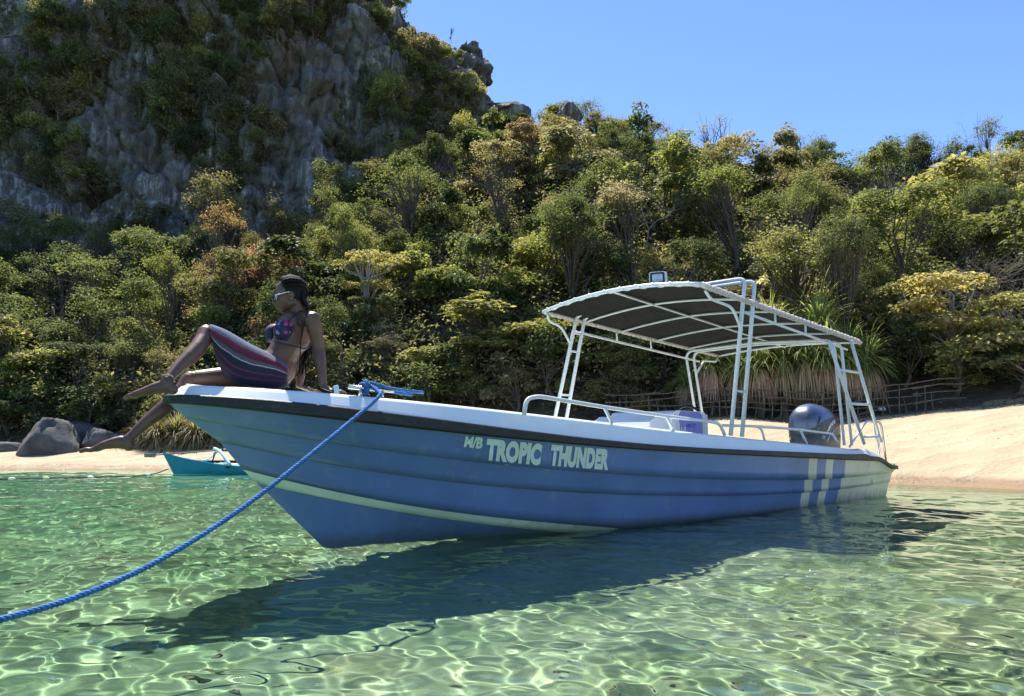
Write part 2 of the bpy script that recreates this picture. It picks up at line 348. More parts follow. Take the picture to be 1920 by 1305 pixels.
def outline(k,off,z,n=110,s1=None):
    "port stern -> bow -> starboard stern, offset along the plan normal"
    s0=SP[k][0]; us=np.linspace(0,1,n)**1.9; S=s0+(min(L,s1 or L)-s0)*us; B=bw(S,*SP[k])
    P=[(s,-b) for s,b in zip(S[::-1],B[::-1])]+[(s,b) for s,b in zip(S[1:],B[1:])]
    out=[]
    for i,(x,y) in enumerate(P):
        a=P[max(i-1,0)]; b=P[min(i+1,len(P)-1)]; tx,ty=b[0]-a[0],b[1]-a[1]; l=math.hypot(tx,ty); nx_,ny_=ty/l,-tx/l
        # outward normal: outline runs stern->bow on the -y side, so outward is to the right-hand ... pick by sign
        if y*ny_<0 or (abs(y)<1e-6 and nx_>0): nx_,ny_=-nx_,-ny_
        out.append(Vector((x+nx_*off,y+ny_*off,z(x) if callable(z) else z)))
    return out
zrt=lambda s: float(zl('rt',s)); zrb=lambda s: float(zl('rb',s)); zd=lambda s: float(zl('d',s))
mb=MB(); pr=[(-.02,zrt),(.028,zrt),(.040,lambda s:zrt(s)*.8+zrb(s)*.2),(.034,lambda s:zrt(s)*.62+zrb(s)*.38),(.034,lambda s:zrt(s)*.38+zrb(s)*.62),(.040,lambda s:zrt(s)*.2+zrb(s)*.8),(.028,zrb),(-.02,zrb)]
mb.grid([outline('r',o,z) for o,z in pr],flip=True); mb.build('rub_rail',M['rubber'],boat)
# deck side, side decks, foredeck
mb=MB(); pr=[(-.005,lambda s:zrt(s)-.004),(-.02,lambda s:zrt(s)+.012),(-.045,lambda s:zd(s)-.02),(-.060,lambda s:zd(s)-.004),(-.085,lambda s:zd(s)+.002)]
ol=[outline('r',o,z) for o,z in pr]
mb.grid(ol,flip=True)
N2=len(ol[-1]); half=N2//2; edge=ol[-1]
inn=[]
for i,p in enumerate(edge):
    s=p.x; k=max(0,min(1,(s-2.7)/.5)); yin=(abs(p.y)-.17)*k
    yin=max(0,yin); inn.append(Vector((s+(0 if k>0 else 0),math.copysign(yin,p.y),zd(s)+.012*(1-k)+.004)))
mb.grid([edge,inn],flip=True); mb.build('deck',M['white'],boat)
mb=MB(); low=[Vector((max(p.x,2.0),p.y*.97,.26)) for p in inn]
ic=[i for i,p in enumerate(inn) if abs(p.y)>.02]; 
for seg in ([i for i in ic if i<half],[i for i in ic if i>half]): mb.grid([[inn[i] for i in seg],[low[i] for i in seg]],flip=True)
mb.grid([low[:half+1],[Vector((p.x,0,.255)) for p in low[:half+1]]],flip=True); mb.grid([low[half:],[Vector((p.x,0,.255)) for p in low[half:]]],flip=True)
mb.build('cockpit_liner',M['white'],boat)
# transom
mb=MB(); e=[]
for sd in (-1,1):
    ys=[float(bw(L,*SP[k]))*sd for k in ('r','r','s1','s2','st','sb')]; zs=[zd(L),zrb(L)]+[float(zl(k,L)) for k in('s1','s2','st','sb')]
    mb.add([(L,y,z) for y,z in zip(ys,zs)]+[(L,0,float(keelz(L))),(L,0,.42),(L,.3*sd,.42)],[tuple(range(9))] if sd>0 else [tuple(range(8,-1,-1))],0,False)
mb.build('transom',M['cream'],boat)
# ------------------------------------------------ lettering on the top strake
def text_mesh(body,bold=.03,spacing=1.0):
    cu=bpy.data.curves.new('lettering','FONT'); cu.body=body; cu.size=1; cu.offset=bold; cu.extrude=0; cu.space_character=spacing; cu.resolution_u=6
    o=bpy.data.objects.new('tmp',cu); COL.objects.link(o); dg=bpy.context.evaluated_depsgraph_get()
    me=bpy.data.meshes.new_from_object(o.evaluated_get(dg)); bpy.data.objects.remove(o); bpy.data.curves.remove(cu); return me
import bmesh
def wrap_text(body,name,fn,mat,parent,bold=.03,spacing=1.0,slant=0.0,cut=.12,depth=.002,stretch=True):
    me=text_mesh(body,bold,spacing); bm=bmesh.new(); bm.from_mesh(me)
    xs=[v.co.x for v in bm.verts]; ys=[v.co.y for v in bm.verts]; x0,x1,y0,y1=min(xs),max(xs),min(ys),max(ys)
    n=max(2,int((x1-x0)/cut))
    for i in range(1,n):
        bmesh.ops.bisect_plane(bm,geom=bm.verts[:]+bm.edges[:]+bm.faces[:],plane_co=(x0+(x1-x0)*i/n,0,0),plane_no=(1,0,0))
    bm.normal_update()
    for v in bm.verts:
        u=(v.co.x-x0)/(x1-x0); w=(v.co.y-y0)/(y1-y0); v.co=fn(u+slant*(w-.5),w)
    bm.to_mesh(me); bm.free(); me.materials.clear(); return link(name,me,mat,parent)
def on_strake(s,w,off=.006):
    "w 0 at the strake's lower edge, 1 at the rub rail, on the near side"
    us=(s-SP['r'][0])/(L-SP['r'][0]); sb_=s_of(us,SP['s1'][0]); f=1-w
    tt=float(bw(s,*SP['r'])); tb=float(bw(sb_,*SP['s1']))+.014
    return Vector((s*(1-f)+sb_*f,-(tt*(1-f)+tb*f-.004*math.sin(math.pi*f)+off),float(zl('rb',s))*(1-f)+float(zl('s1',sb_))*f))
# ------------------------------------------------ boat fittings
wrap_text('M/B','lettering',lambda u,w:on_strake(1.549+.135*u,.50+.43*w,.007),M['letter'],boat,bold=.05,slant=.12,cut=.3)
wrap_text('TROPIC','lettering',lambda u,w:on_strake(1.707+.454*u,.09+.83*w,.007),M['letter'],boat,bold=.07,spacing=1.05,slant=.045,cut=.1)
wrap_text('THUNDER','lettering',lambda u,w:on_strake(2.241+.575*u,.12+.80*w,.007),M['letter'],boat,bold=.07,spacing=1.05,slant=.035,cut=.1)
def tubes(name,paths,r,mat,parent,n=8,rad=.06):
    mb=MB()
    for p in paths: mb.tube(arc_path([bp(*q) for q in p],rad),r,n)
    return mb.build(name,mat,parent)
# hand rails
tubes('hand_rail',[[(1.96,.97,.88),(1.98,.97,.99),(2.10,.97,1.015),(2.83,.98,.96),(3.67,.98,.91),(4.34,.98,.88),(4.50,.98,.865),(4.585,.98,.76)]],.015,M['whitemetal'],boat,rad=.09)
tubes('hand_rail',[[(4.55,.98,.85),(5.02,.99,.85),(5.62,.99,.84),(6.1,.99,.83),(6.98,.98,.79),(7.12,.98,.68)]],.013,M['whitemetal'],boat,rad=.05)
for a,b in (((2.83,.975,.955),(2.92,.975,.84)),((3.65,.98,.905),(3.75,.98,.79))): tubes('stanchion',[[a,b]],.013,M['whitemetal'],boat)
for a,b in (((5.20,.99,.85),(5.27,.99,.835),(5.32,.99,.72)),((6.14,.99,.83),(6.27,.99,.68))) if False else ([(5.16,.99,.85),(5.27,.99,.83),(5.33,.99,.71)],[(6.12,.99,.835),(6.27,.99,.68)]),: 
    tubes('stanchion',[a],.012,M['whitemetal'],boat); tubes('stanchion',[b],.012,M['whitemetal'],boat)
# mirrored rail on the far side
tubes('hand_rail',[[(1.96,-.97,.88),(1.98,-.97,.95),(2.10,-.97,.965),(2.83,-.98,.92),(3.6,-.98,.88),(3.7,-.98,.76)]],.015,M['whitemetal'],boat)
# canopy
CF,CR,CW=4.23,7.93,.998
def cz(s,t):
    f=(s-CF)/(CR-CF); return (2.132-.19*f)+(.095-.04*f)*(1-(t/CW)**2)-.012*math.sin(math.pi*min(1,abs(t)/CW))*abs(math.sin((s-CF)*math.pi/.74))
rows=[]; lowr=[]
for i in range(41):
    s=CF+(CR-CF)*i/40; rows.append([bp(s,CW*(-1+2*j/24),cz(s,CW*(-1+2*j/24))+.012) for j in range(25)]); lowr.append([p-Vector((0,0,.006)) for p in rows[-1]])
mb=MB(); mb.grid(rows,flip=True); mb.grid(lowr)
E_=lambda R:[r[0] for r in R]; 
mb.grid([[r[0] for r in rows],[r[0] for r in lowr]]); mb.grid([[r[-1] for r in lowr],[r[-1] for r in rows]]); mb.grid([lowr[0],rows[0]]); mb.grid([rows[-1],lowr[-1]])
mb.build('canopy_canvas',M['canvas'],boat)
def bow_(s,dz=-.012,w=CW,n=16): return [bp(s,w*(-1+2*j/n),cz(s,w*(-1+2*j/n))+dz) for j in range(n+1)]
mb=MB(); mb.tube(bow_(CF,.0),.021,8); fr=mb.build('canopy_rim',M['whitemetal'],boat)
mb=MB(); mb.tube(bow_(CR,.0),.019,8); mb.build('canopy_rim',M['whitemetal'],boat)
for sd in (1,-1):
    mb=MB(); mb.tube([bp(CF+(CR-CF)*i/30,CW*sd,cz(CF+(CR-CF)*i/30,CW)) for i in range(31)],.019,8); mb.build('canopy_rim',M['whitemetal'],boat)
    mb=MB(); N_=1500; pth=[]
    rr_=random.Random(4)
    for i in range(N_):
        s=CF+.03+(CR-CF-.06)*i/N_; a=i*2*math.pi/12; q=.0245+.004*math.sin(i*.37)
        pth.append(bp(s,CW*sd+q*math.cos(a),cz(s,CW)+q*math.sin(a)))
    mb.tube(pth,.006,4); mb.build('lacing',M['lace'],boat)
mb=MB(); pth=[]
for i in range(260):
    t=CW*(-1+2*i/259); a=i*2*math.pi/26; pth.append(bp(CF+.024*math.cos(a),t,cz(CF,t)+.024*math.sin(a)))
mb.tube(pth,.006,4); mb.build('lacing',M['whitemetal'],boat)
for s in (4.92,5.62,6.37,7.12):
    mb=MB(); mb.tube(bow_(s),.013,8); mb.build('canopy_rib',M['whitemetal'],boat)
mb=MB(); mb.tube([bp(CF+(CR-CF)*i/16,0,cz(CF+(CR-CF)*i/16,0)-.022) for i in range(17)],.013,8); mb.build('canopy_rib',M['whitemetal'],boat)
for sd in (1,-1):
    so_=0 if sd>0 else -.12
    tubes('side_rail',[[(5.0+so_*2,sd*1.0,1.965),(7.5+so_,sd*.99,1.815)]],.014,M['whitemetal'],boat)
    for s in (5.66,6.37): tubes('strut',[[(s+so_,sd*.995,cz(s,CW)-.01),(s+so_,sd*.995,1.965-.06*(s-5.0)-.01)]],.012,M['whitemetal'],boat)
    tubes('corner_brace',[[(4.36,.96,2.10),(4.45,.96,2.03),(4.83,.97,2.00),(4.98,.98,1.78)] if sd>0 else [(4.27,-.98,2.12),(4.30,-.98,2.03),(4.50,-.97,1.99),(4.63,-.95,1.79)]],.014,M['whitemetal'],boat,rad=.09)
# front hoop: near legs, over the roof, far legs
for k,(a,b,c_,d_) in enumerate([((4.657,1.0,.76),(5.085,.98,2.325),(4.72,-.93,2.14),(4.33,-1.0,.72)),((4.864,1.0,.75),(5.285,.98,2.33),(4.86,-.93,2.14),(4.53,-1.0,.72))]):
    tubes('canopy_leg',[[a,b,((b[0]+c_[0])/2,0,2.30),c_,d_]],.0205,M['whitemetal'],boat,n=10,rad=.07)
def lerp3(a,b,t): return tuple(a[i]*(1-t)+b[i]*t for i in range(3))
for z in (1.18,):
    f=(z-.76)/1.56; tubes('rung',[[lerp3((4.657,1.0,.76),(5.085,.98,2.325),f),lerp3((4.864,1.0,.75),(5.285,.98,2.33),f)]],.012,M['whitemetal'],boat)
for z in (1.93,1.72,1.22):
    f=(z-.72)/1.42; tubes('rung',[[lerp3((4.33,-1.0,.72),(4.72,-.93,2.14),f),lerp3((4.53,-1.0,.72),(4.86,-.93,2.14),f)]],.012,M['whitemetal'],boat)
# rear hoops
for a,b,c_,d_ in [((7.235,1.0,.66),(7.17,.97,1.905),(6.96,-.94,1.915),(7.30,-.96,.62)),((7.454,1.0,.66),(7.38,.97,1.905),(7.14,-.94,1.92),(7.47,-.96,.62))]:
    tubes('canopy_leg',[[a,b,((b[0]+c_[0])/2,0,1.955),c_,d_]],.017,M['whitemetal'],boat,n=10,rad=.12)
f0,f1=((7.30,-.96,.62),(6.96,-.94,1.915)),((7.47,-.96,.62),(7.14,-.94,1.92))
for f in (.92,.25): tubes('rung',[[lerp3(*f0,f),lerp3(*f1,f)]],.011,M['whitemetal'],boat)
tubes('corner_brace',[[(7.85,-.97,1.93),(7.8,-.97,1.84),(7.45,-.96,1.83),(7.22,-.95,1.62)]],.013,M['whitemetal'],boat,rad=.06)
# boarding ladder leaning on the near quarter
lad=boat
A0,A1=(6.87,1.035,1.86),(7.70,1.05,.675); B0,B1=(7.52,1.035,1.92),(8.24,1.05,.70)
tubes('ladder_side',[[A0,A1]],.021,M['whitemetal'],lad); tubes('ladder_side',[[B0,B1]],.021,M['whitemetal'],lad)
for f,g in ((.27,.31),(.60,.62),(.93,.945)): tubes('ladder_rung',[[lerp3(A0,A1,f),lerp3(B0,B1,g)]],.016,M['whitemetal'],lad)
tubes('grab_rail',[[(7.64,.9,.64),(8.22,.9,.965),(8.72,.9,.955),(8.86,.88,.43)]],.014,M['steel'],boat,rad=.09)
tubes('grab_rail',[[(8.47,.9,.955),(8.60,.9,.45)]],.012,M['steel'],boat); tubes('grab_rail',[[(8.52,.9,.955),(8.66,.9,.45)]],.007,M['steel'],boat)
mb=MB(); mb.box((8.95,-.55,.235),(.30,.22,.03),bev=.01); mb.build('swim_step',M['white'],boat)
tubes('grab_rail',[[(8.8,.55,.36),(9.02,.55,.25)]],.012,M['steel'],boat)
mb=MB(); q_=on_strake(7.9,-.35,.0); mb.tube([bp(8.05,.93,.22),bp(8.05,1.0,.22)],.028,12); mb.build('drain_fitting',M['cream'],boat)
# cleat
mb=MB(); cz0=zd(1.0)
mb.tube([(.93,-.53,cz0),(.93,-.53,cz0+.055)],.014,8); mb.tube([(1.09,-.53,cz0-.01),(1.09,-.53,cz0+.055)],.014,8); mb.tube([(.84,-.53,cz0+.065),(1.18,-.53,cz0+.055)],.014,8); mb.build('cleat',M['steel'],boat)
# searchlight
mb=MB(); RL=Matrix.Rotation(R(-158)-BA+R(0),3,'Z')@Matrix.Rotation(R(-8),3,'Y')
c=bp(4.52,.34,2.335)
def ring(d,w,h_,e=.25,n=20):
    o=[]
    for k in range(n):
        a=2*math.pi*k/n; ca,sa=math.cos(a),math.sin(a); o.append(c+RL@Vector((d,math.copysign(abs(ca)**e,ca)*w,math.copysign(abs(sa)**e,sa)*h_)))
    return o
RL=Matrix.Rotation(math.atan2(-.93,-.36)-BA,3,'Z')@Matrix.Rotation(R(6),3,'Y')
mb.grid([ring(.085,.072,.056),ring(.088,.082,.064),ring(.0,.086,.068),ring(-.05,.080,.064,.4),ring(-.09,.055,.045,.6),ring(-.105,.01,.01,.8)],closed=True)
mb.tube([c-Vector((0,0,.06)),Vector((c.x,c.y,cz(4.52,.34)+.01))],.035,12)
li=mb.build('searchlight',M['white'],boat)
mb=MB(); mb.grid([ring(.086,.074,.058),ring(.080,.05,.042),ring(.080,.001,.001)],closed=True); mb.build('bezel',M['black'],li)
mb=MB(); mb.grid([ring(.084,.052,.040,.3),ring(.087,.03,.02,.5),ring(.088,.001,.001)],closed=True); mb.build('lens',M['glass'],li)
# console, cover, wheel
mb=MB(); mb.grid([[bp(4.20,t,.30),bp(4.28,t,.89),bp(4.40,t,.955),bp(4.95,t,.965),bp(4.95,t,.30)] for t in (-.36,.36)],sm=False)
for t in (-.36,.36): mb.add([bp(4.20,t,.30),bp(4.28,t,.89),bp(4.40,t,.955),bp(4.95,t,.965),bp(4.95,t,.30)],[(0,1,2,3,4)] if t>0 else [(4,3,2,1,0)],0,False)
con=mb.build('console',M['white'],boat)
def rr_rect(s0,s1,z0,z1,r,n=5):
    o=[(s0,z0)]
    for k in range(n+1): a=math.pi-math.pi/2*k/n; o.append((s0+r+r*math.cos(a),z1-r+r*math.sin(a)))
    for k in range(n+1): a=math.pi/2-math.pi/2*k/n; o.append((s1-r+r*math.cos(a),z1-r+r*math.sin(a)))
    o.append((s1,z0)); return o
oo=rr_rect(4.60,5.24,.30,1.01,.09)
mb=MB(); mb.grid([[bp(s,t,z) for s,z in oo] for t in (-.38,.40)]); mb.add([bp(s,.40,z) for s,z in oo],[tuple(range(len(oo)))],0,False); mb.add([bp(s,-.38,z) for s,z in oo],[tuple(range(len(oo)-1,-1,-1))],0,False)
cov=mb.build('console_cover',M['white'],con)
oo2=rr_rect(4.72,5.13,.30,1.005,.05)
mb=MB(); mb.grid([[bp(s,t,z) for s,z in oo2] for t in (.395,.406)]); mb.add([bp(s,.406,z) for s,z in oo2],[tuple(range(len(oo2)))],0,False); mb.build('lavender_panel',M['lav'],con)
mb=MB(); 
for i,s in enumerate([4.615,4.635,4.662,4.69,4.71,4.75,4.79,4.82]): w=.012 if i<4 else .006; mb.box(bp(s,.409,.82),(w,.004,.34 if i<4 else .12))
mb.build('printed_stripe',M['white'],cov)
mb=MB(); mb.box(bp(5.185,.409,.78),(.10,.004,.40)); mb.build('grey_patch',M['grayprint'],cov)
wrap_text('17','lettering',lambda u,w:bp(4.955+.05*u,.409,.845+.035*w),M['lavdark'],cov,bold=.02)
wrap_text('CALLEO','lettering',lambda u,w:bp(4.74+.19*u,.409,.845+.035*w),M['lavdark'],cov,bold=.02)
mb=MB(); WC=bp(5.34,.12,.90); wr=[]; 
wn_=Vector((1,0,.25)).normalized(); wu=Vector((0,1,0)); wv=wn_.cross(wu)
mb.tube([WC+(wu*math.cos(a)+wv*math.sin(a))*.19 for a in [2*math.pi*k/32 for k in range(32)]],.014,8,closed=True)
for a in (.5,2.6,4.7): mb.tube([WC,WC+(wu*math.cos(a)+wv*math.sin(a))*.185],.009,6)
mb.tube([WC,WC-wn_*.12],.02,8); mb.build('steering_wheel',M['black'],con)
# outboard motor
MC=8.73
def cowl(phi,z,g=0):
    "surface of the engine cover"
    if z<.86: f=1-.06*(.86-z)/.4
    else: f=math.sqrt(max(0,1-((z-.86)/.375)**2.3))
    cs=MC-.03+.02-(.10*max(0,(z-.86)/.37)**1.5)
    ca,sa=math.cos(phi),math.sin(phi); e=.62
    return bp(cs+(.44+g)*f*math.copysign(abs(ca)**e,ca)*(1.0 if ca<0 else 1.02),(.26+g)*f*math.copysign(abs(sa)**e,sa),z)
mot=empty('outboard_motor',(0,0,0)); mot.parent=boat
mot_parts=boat
bpy.data.objects.remove(mot)
NP=48; zs=[.80,.83]+[.86+.37*math.sin(math.pi/2*k/16) for k in range(0,17)]
zs[-1]=1.2345
mb=MB(); mb.grid([[cowl(2*math.pi*k/NP,z) for k in range(NP)] for z in zs],closed=True)
cw=mb.build('outboard_cowl',M['motor'],boat)
mb=MB(); mb.grid([[cowl(2*math.pi*k/NP,z,g) for k in range(NP)] for z,g in ((.46,-.05),(.52,-.012),(.56,.0),(.79,.006),(.80,.0))],closed=True); lc=mb.build('outboard_lower_cowl',M['motorlow'],boat)
# swept lower side panels and air intake
mb=MB(); rows=[]
for sd in (1,-1):
    rows=[]
    for i in range(9):
        f=i/8; row=[]
        for j in range(13):
            ph=(math.pi*1.04-j/12*math.pi*.80); z=.80+(.02+.33*(j/12)**1.1*(1-.35*(j/12)**6))*f
            row.append(cowl(ph*sd,min(z,1.2),.004))
        rows.append(row)
    mb.grid(rows,flip=sd<0)
mb.build('side_panel',M['motorlow'],cw)
mb=MB(); o=[]
for k in range(14):
    a=2*math.pi*k/14; u=.17*math.cos(a)*.5; v=.014*math.sin(a); 
    o.append(cowl(math.pi*.70-u*2.2,1.00+u*.75+v,.009))
mb.add(o,[tuple(range(14))],0,False); mb.build('air_intake',M['black'],cw)
wrap_text('160','lettering',lambda u,w:cowl(math.pi*1.24-u*.30,.73+.045*w,.009),M['letter'],lc,bold=.01,cut=.3)
wrap_text('YAMAHA','lettering',lambda u,w:cowl(math.pi*.60-u*.42,.79+.19*u+.055*w,.012),M['letter'],cw,bold=.03,cut=.15,slant=-.1)
mb=MB(); oc=[cowl(math.pi*.66+.07*math.cos(2*math.pi*k/20),.765+.02*math.sin(2*math.pi*k/20),.010) for k in range(20)]; mb.tube(oc,.003,5,closed=True); mb.build('emblem',M['letter'],lc)
mb=MB(); mb.tube([cowl(math.pi*.60,.70,.010),cowl(math.pi*.54,.80,.012),cowl(math.pi*.46,.90,.012)],.004,5); mb.build('pinstripe',M['letter'],lc)
mb=MB(); mb.box(bp(8.95,0,.15),(.20,.14,.7),bev=.03); mb.box(bp(9.0,0,-.22),(.34,.05,.30),bev=.015); mb.tube([bp(8.85,0,-.33),bp(8.9,0,-.33),bp(9.1,0,-.33),bp(9.22,0,-.33)],[.01,.05,.05,.03],10); mb.box(bp(8.86,0,.42),(.18,.30,.14),bev=.02); mb.build('outboard_leg',M['motorlow'],boat)
mb=MB()
for k in range(3):
    a=2*math.pi*k/3; u=Vector((0,math.cos(a),math.sin(a))); w=u.cross(Vector((1,0,0))); c0=bp(9.2,0,-.33)
    mb.add([c0+u*.02-w*.02,c0+u*.02+w*.02,c0+u*.13+w*.06+Vector((.03,0,0)),c0+u*.14-w*.04-Vector((.02,0,0))],[(0,1,2,3),(3,2,1,0)])
mb.build('propeller',M['black'],boat)
# ------------------------------------------------ mooring rope
def catmull(P,n=10):
    P=[Vector(p) for p in P]; Q=[P[0]*2-P[1]]+P+[P[-1]*2-P[-2]]; out=[]
    for i in range(1,len(Q)-2):
        for k in range(n):
            t=k/n; a,b,c,d=Q[i-1],Q[i],Q[i+1],Q[i+2]
            out.append(.5*((2*b)+(c-a)*t+(2*a-5*b+4*c-d)*t*t+(3*b-a-3*c+d)*t**3))
    out.append(P[-1]); return out
def rope_strands(mb,path,r,pitch,seg=9):
    P=[Vector(p) for p in path]; Ls=[0]
    for a,b in zip(P,P[1:]): Ls.append(Ls[-1]+(b-a).length)
    tot=Ls[-1]; n=int(tot/pitch*seg); C=[];
    arr=np.array([tuple(p) for p in P]); s_=np.linspace(0,tot,n); pts=np.stack([np.interp(s_,Ls,arr[:,k]) for k in range(3)],-1)
    for st in range(3):
        pa=[]
        for i in range(n):
            a=Vector(pts[max(i-1,0)]); b=Vector(pts[min(i+1,n-1)]); t=(b-a).normalized(); u=t.cross(Vector((0,0,1))).normalized(); w=t.cross(u)
            an=2*math.pi*(s_[i]/pitch+st/3); pa.append(Vector(pts[i])+(u*math.cos(an)+w*math.sin(an))*r*.55)
        mb.tube(pa,r*.58,5)
cl=b2w(1.0,.53,cz0+.06)
pts=[b2w(.99,.53,cz0+.085),b2w(.99,.63,cz0+.04),at(706,748,4.56),at(600,838,4.12),at(455,952,3.68),at(300,1050,3.27),at(150,1117,2.93),at(0,1162,2.65),at(-160,1196,2.4),at(-420,1240,2.1)]
e_=pts[-1]; pts+=[Vector((-4.6,1.9,-.3)),Vector((-6.0,1.6,-.75))]
mb=MB(); rope_strands(mb,catmull(pts,12),.0125,.062)
rp=mb.build('mooring_rope',M['rope']); tag(rp,'twisted blue rope running from the bow cleat down into the water','rope')
mb=MB()
kn=[]
for i in range(40):
    a=i/39*2*math.pi*2.6; kn.append(b2w(.95+.02*math.sin(a*.5)+.02*i/39,.53+.035*math.cos(a),cz0+.065+.035*math.sin(a)+.012*math.sin(a*.7)))
rope_strands(mb,kn,.011,.05)
k2=catmull([b2w(.99,.53,cz0+.10),b2w(1.07,.54,cz0+.085),b2w(1.15,.535,cz0+.07),b2w(1.28,.53,cz0+.062),b2w(1.42,.54,cz0+.055)],8); rope_strands(mb,k2,.0115,.05)
k2=catmull([b2w(.97,.50,cz0+.09),b2w(1.08,.50,cz0+.065),b2w(1.19,.51,cz0+.05),b2w(1.34,.52,cz0+.035)],8); rope_strands(mb,k2,.010,.05)
mb.build('hitch',M['rope'],rp)
# ------------------------------------------------------------------ the woman on the bow
def limb(mb,P,rad,n=14,caps=True):
    P=[Vector(p) for p in P]; a=P[0]; d0=(P[0]-P[1]).normalized(); d1=(P[-1]-P[-2]).normalized()
    Q=[P[0]+d0*rad[0]*.9,P[0]+d0*rad[0]*.6]+P+[P[-1]+d1*rad[-1]*.6,P[-1]+d1*rad[-1]*.9]; rr_=[rad[0]*.35,rad[0]*.8]+list(rad)+[rad[-1]*.8,rad[-1]*.35]
    mb.tube(Q,rr_,n)
def ell(mb,c,r,Mx=None,n=14,m_=10):
    Mx=Mx or Matrix.Identity(3); rows=[]
    for i in range(1,m_):
        th_=math.pi*i/m_; rows.append([Vector(c)+Mx@Vector((r[0]*math.sin(th_)*math.cos(2*math.pi*k/n),r[1]*math.sin(th_)*math.sin(2*math.pi*k/n),r[2]*math.cos(th_))) for k in range(n)])
    b=len(mb.v); mb.grid(rows,closed=True,flip=True); mb.f.append(tuple(b+k for k in range(n-1,-1,-1))[::-1]); mb.f.append(tuple(b+(m_-2)*n+k for k in range(n))[::-1]); mb.m+=[0,0]; mb.sm+=[True,True]
def sect_loft(mb,S,n=22,sq=1.0):
    "S: (centre, half-extent vector A, half-extent vector B)"
    rows=[]
    for c,A,B in S:
        rows.append([Vector(c)+Vector(A)*math.copysign(abs(math.cos(2*math.pi*k/n))**sq,math.cos(2*math.pi*k/n))+Vector(B)*math.copysign(abs(math.sin(2*math.pi*k/n))**sq,math.sin(2*math.pi*k/n)) for k in range(n)])
    b=len(mb.v); mb.grid(rows,closed=True); mb.f.append(tuple(b+k for k in range(n-1,-1,-1))); mb.f.append(tuple(b+(len(S)-1)*n+k for k in range(n))); mb.m+=[0,0]; mb.sm+=[True,True]
def remesh(mb,name,mat,parent,vox=.006,smooth=4):
    o=mb.build('tmp',mat); r_=o.modifiers.new('r','REMESH'); r_.mode='VOXEL'; r_.voxel_size=vox; r_.use_smooth_shade=True
    s_=o.modifiers.new('s','SMOOTH'); s_.factor=.5; s_.iterations=smooth
    dg=bpy.context.evaluated_depsgraph_get(); me=bpy.data.meshes.new_from_object(o.evaluated_get(dg)); me.name=name; bpy.data.objects.remove(o)
    me.polygons.foreach_set('use_smooth',np.ones(len(me.polygons),bool)); me.materials.clear(); return link(name,me,mat,parent)
t=NT('dark_brown_skin'); o_=t.obj(); n1=t.noise(9,5,.6,o_); t.L(t.ramp(n1.outputs[0],[(.3,(.10,.048,.029)),(.7,(.165,.082,.050))]).outputs[0],t.b.inputs['Base Color']); t.b.inputs['Roughness'].default_value=.42; t.b.inputs['Subsurface Weight'].default_value=.06; t.b.inputs['Subsurface Radius'].default_value=(.02,.008,.004)
t.bump(t.noise(160,3,.6,o_).outputs[0],.12,.003); M['skin']=t.m
M['hair']=paint('black_braided_hair',(.008,.006,.005),.7,.3,.25,scale=60,bump=.3)
ph=at(515,700,4.87); PH=Vector((ph.x,ph.y,ph.z))
per=empty('person',(ph.x,ph.y,1.03),0,'woman in floral bikini top and striped wrap sitting on the bow leaning back','person')
class WB(MB):
    def build(s,name,mat,parent=None):
        o=MB.build(s,name,mat,parent); return o
def P_(px,py,Y): return at(px,py,Y)-(Vector((ph.x,ph.y,1.03)))
b=MB(); U=lambda px,py,Y:P_(px,py,Y)
pxm=4.9/FPX
perp=Vector((.84,0,-.54))      # across the leaning torso, front -> back
dep=Vector((.10,1,0))
def S(px,py,Y,a,d,pr=perp): return (U(px,py,Y),pr*a,dep*d)
sect_loft(b,[S(508,712,4.86,.06,.10),S(513,703,4.86,.105,.150),S(520,690,4.865,.118,.165),S(526,677,4.87,.108,.150),S(531,665,4.88,.096,.128),S(538,652,4.90,.098,.125),S(546,637,4.92,.112,.135),S(552,622,4.94,.118,.148),S(559,608,4.95,.108,.165),S(564,599,4.955,.080,.155),S(563,592,4.955,.050,.075)])
limb(b,[U(564,600,4.955),U(560,590,4.95),U(554,573,4.935)],[.058,.050,.049])
# bust
ell(b,U(534,621,4.815),(.070,.062,.064)); ell(b,U(515,625,4.95),(.062,.058,.060))
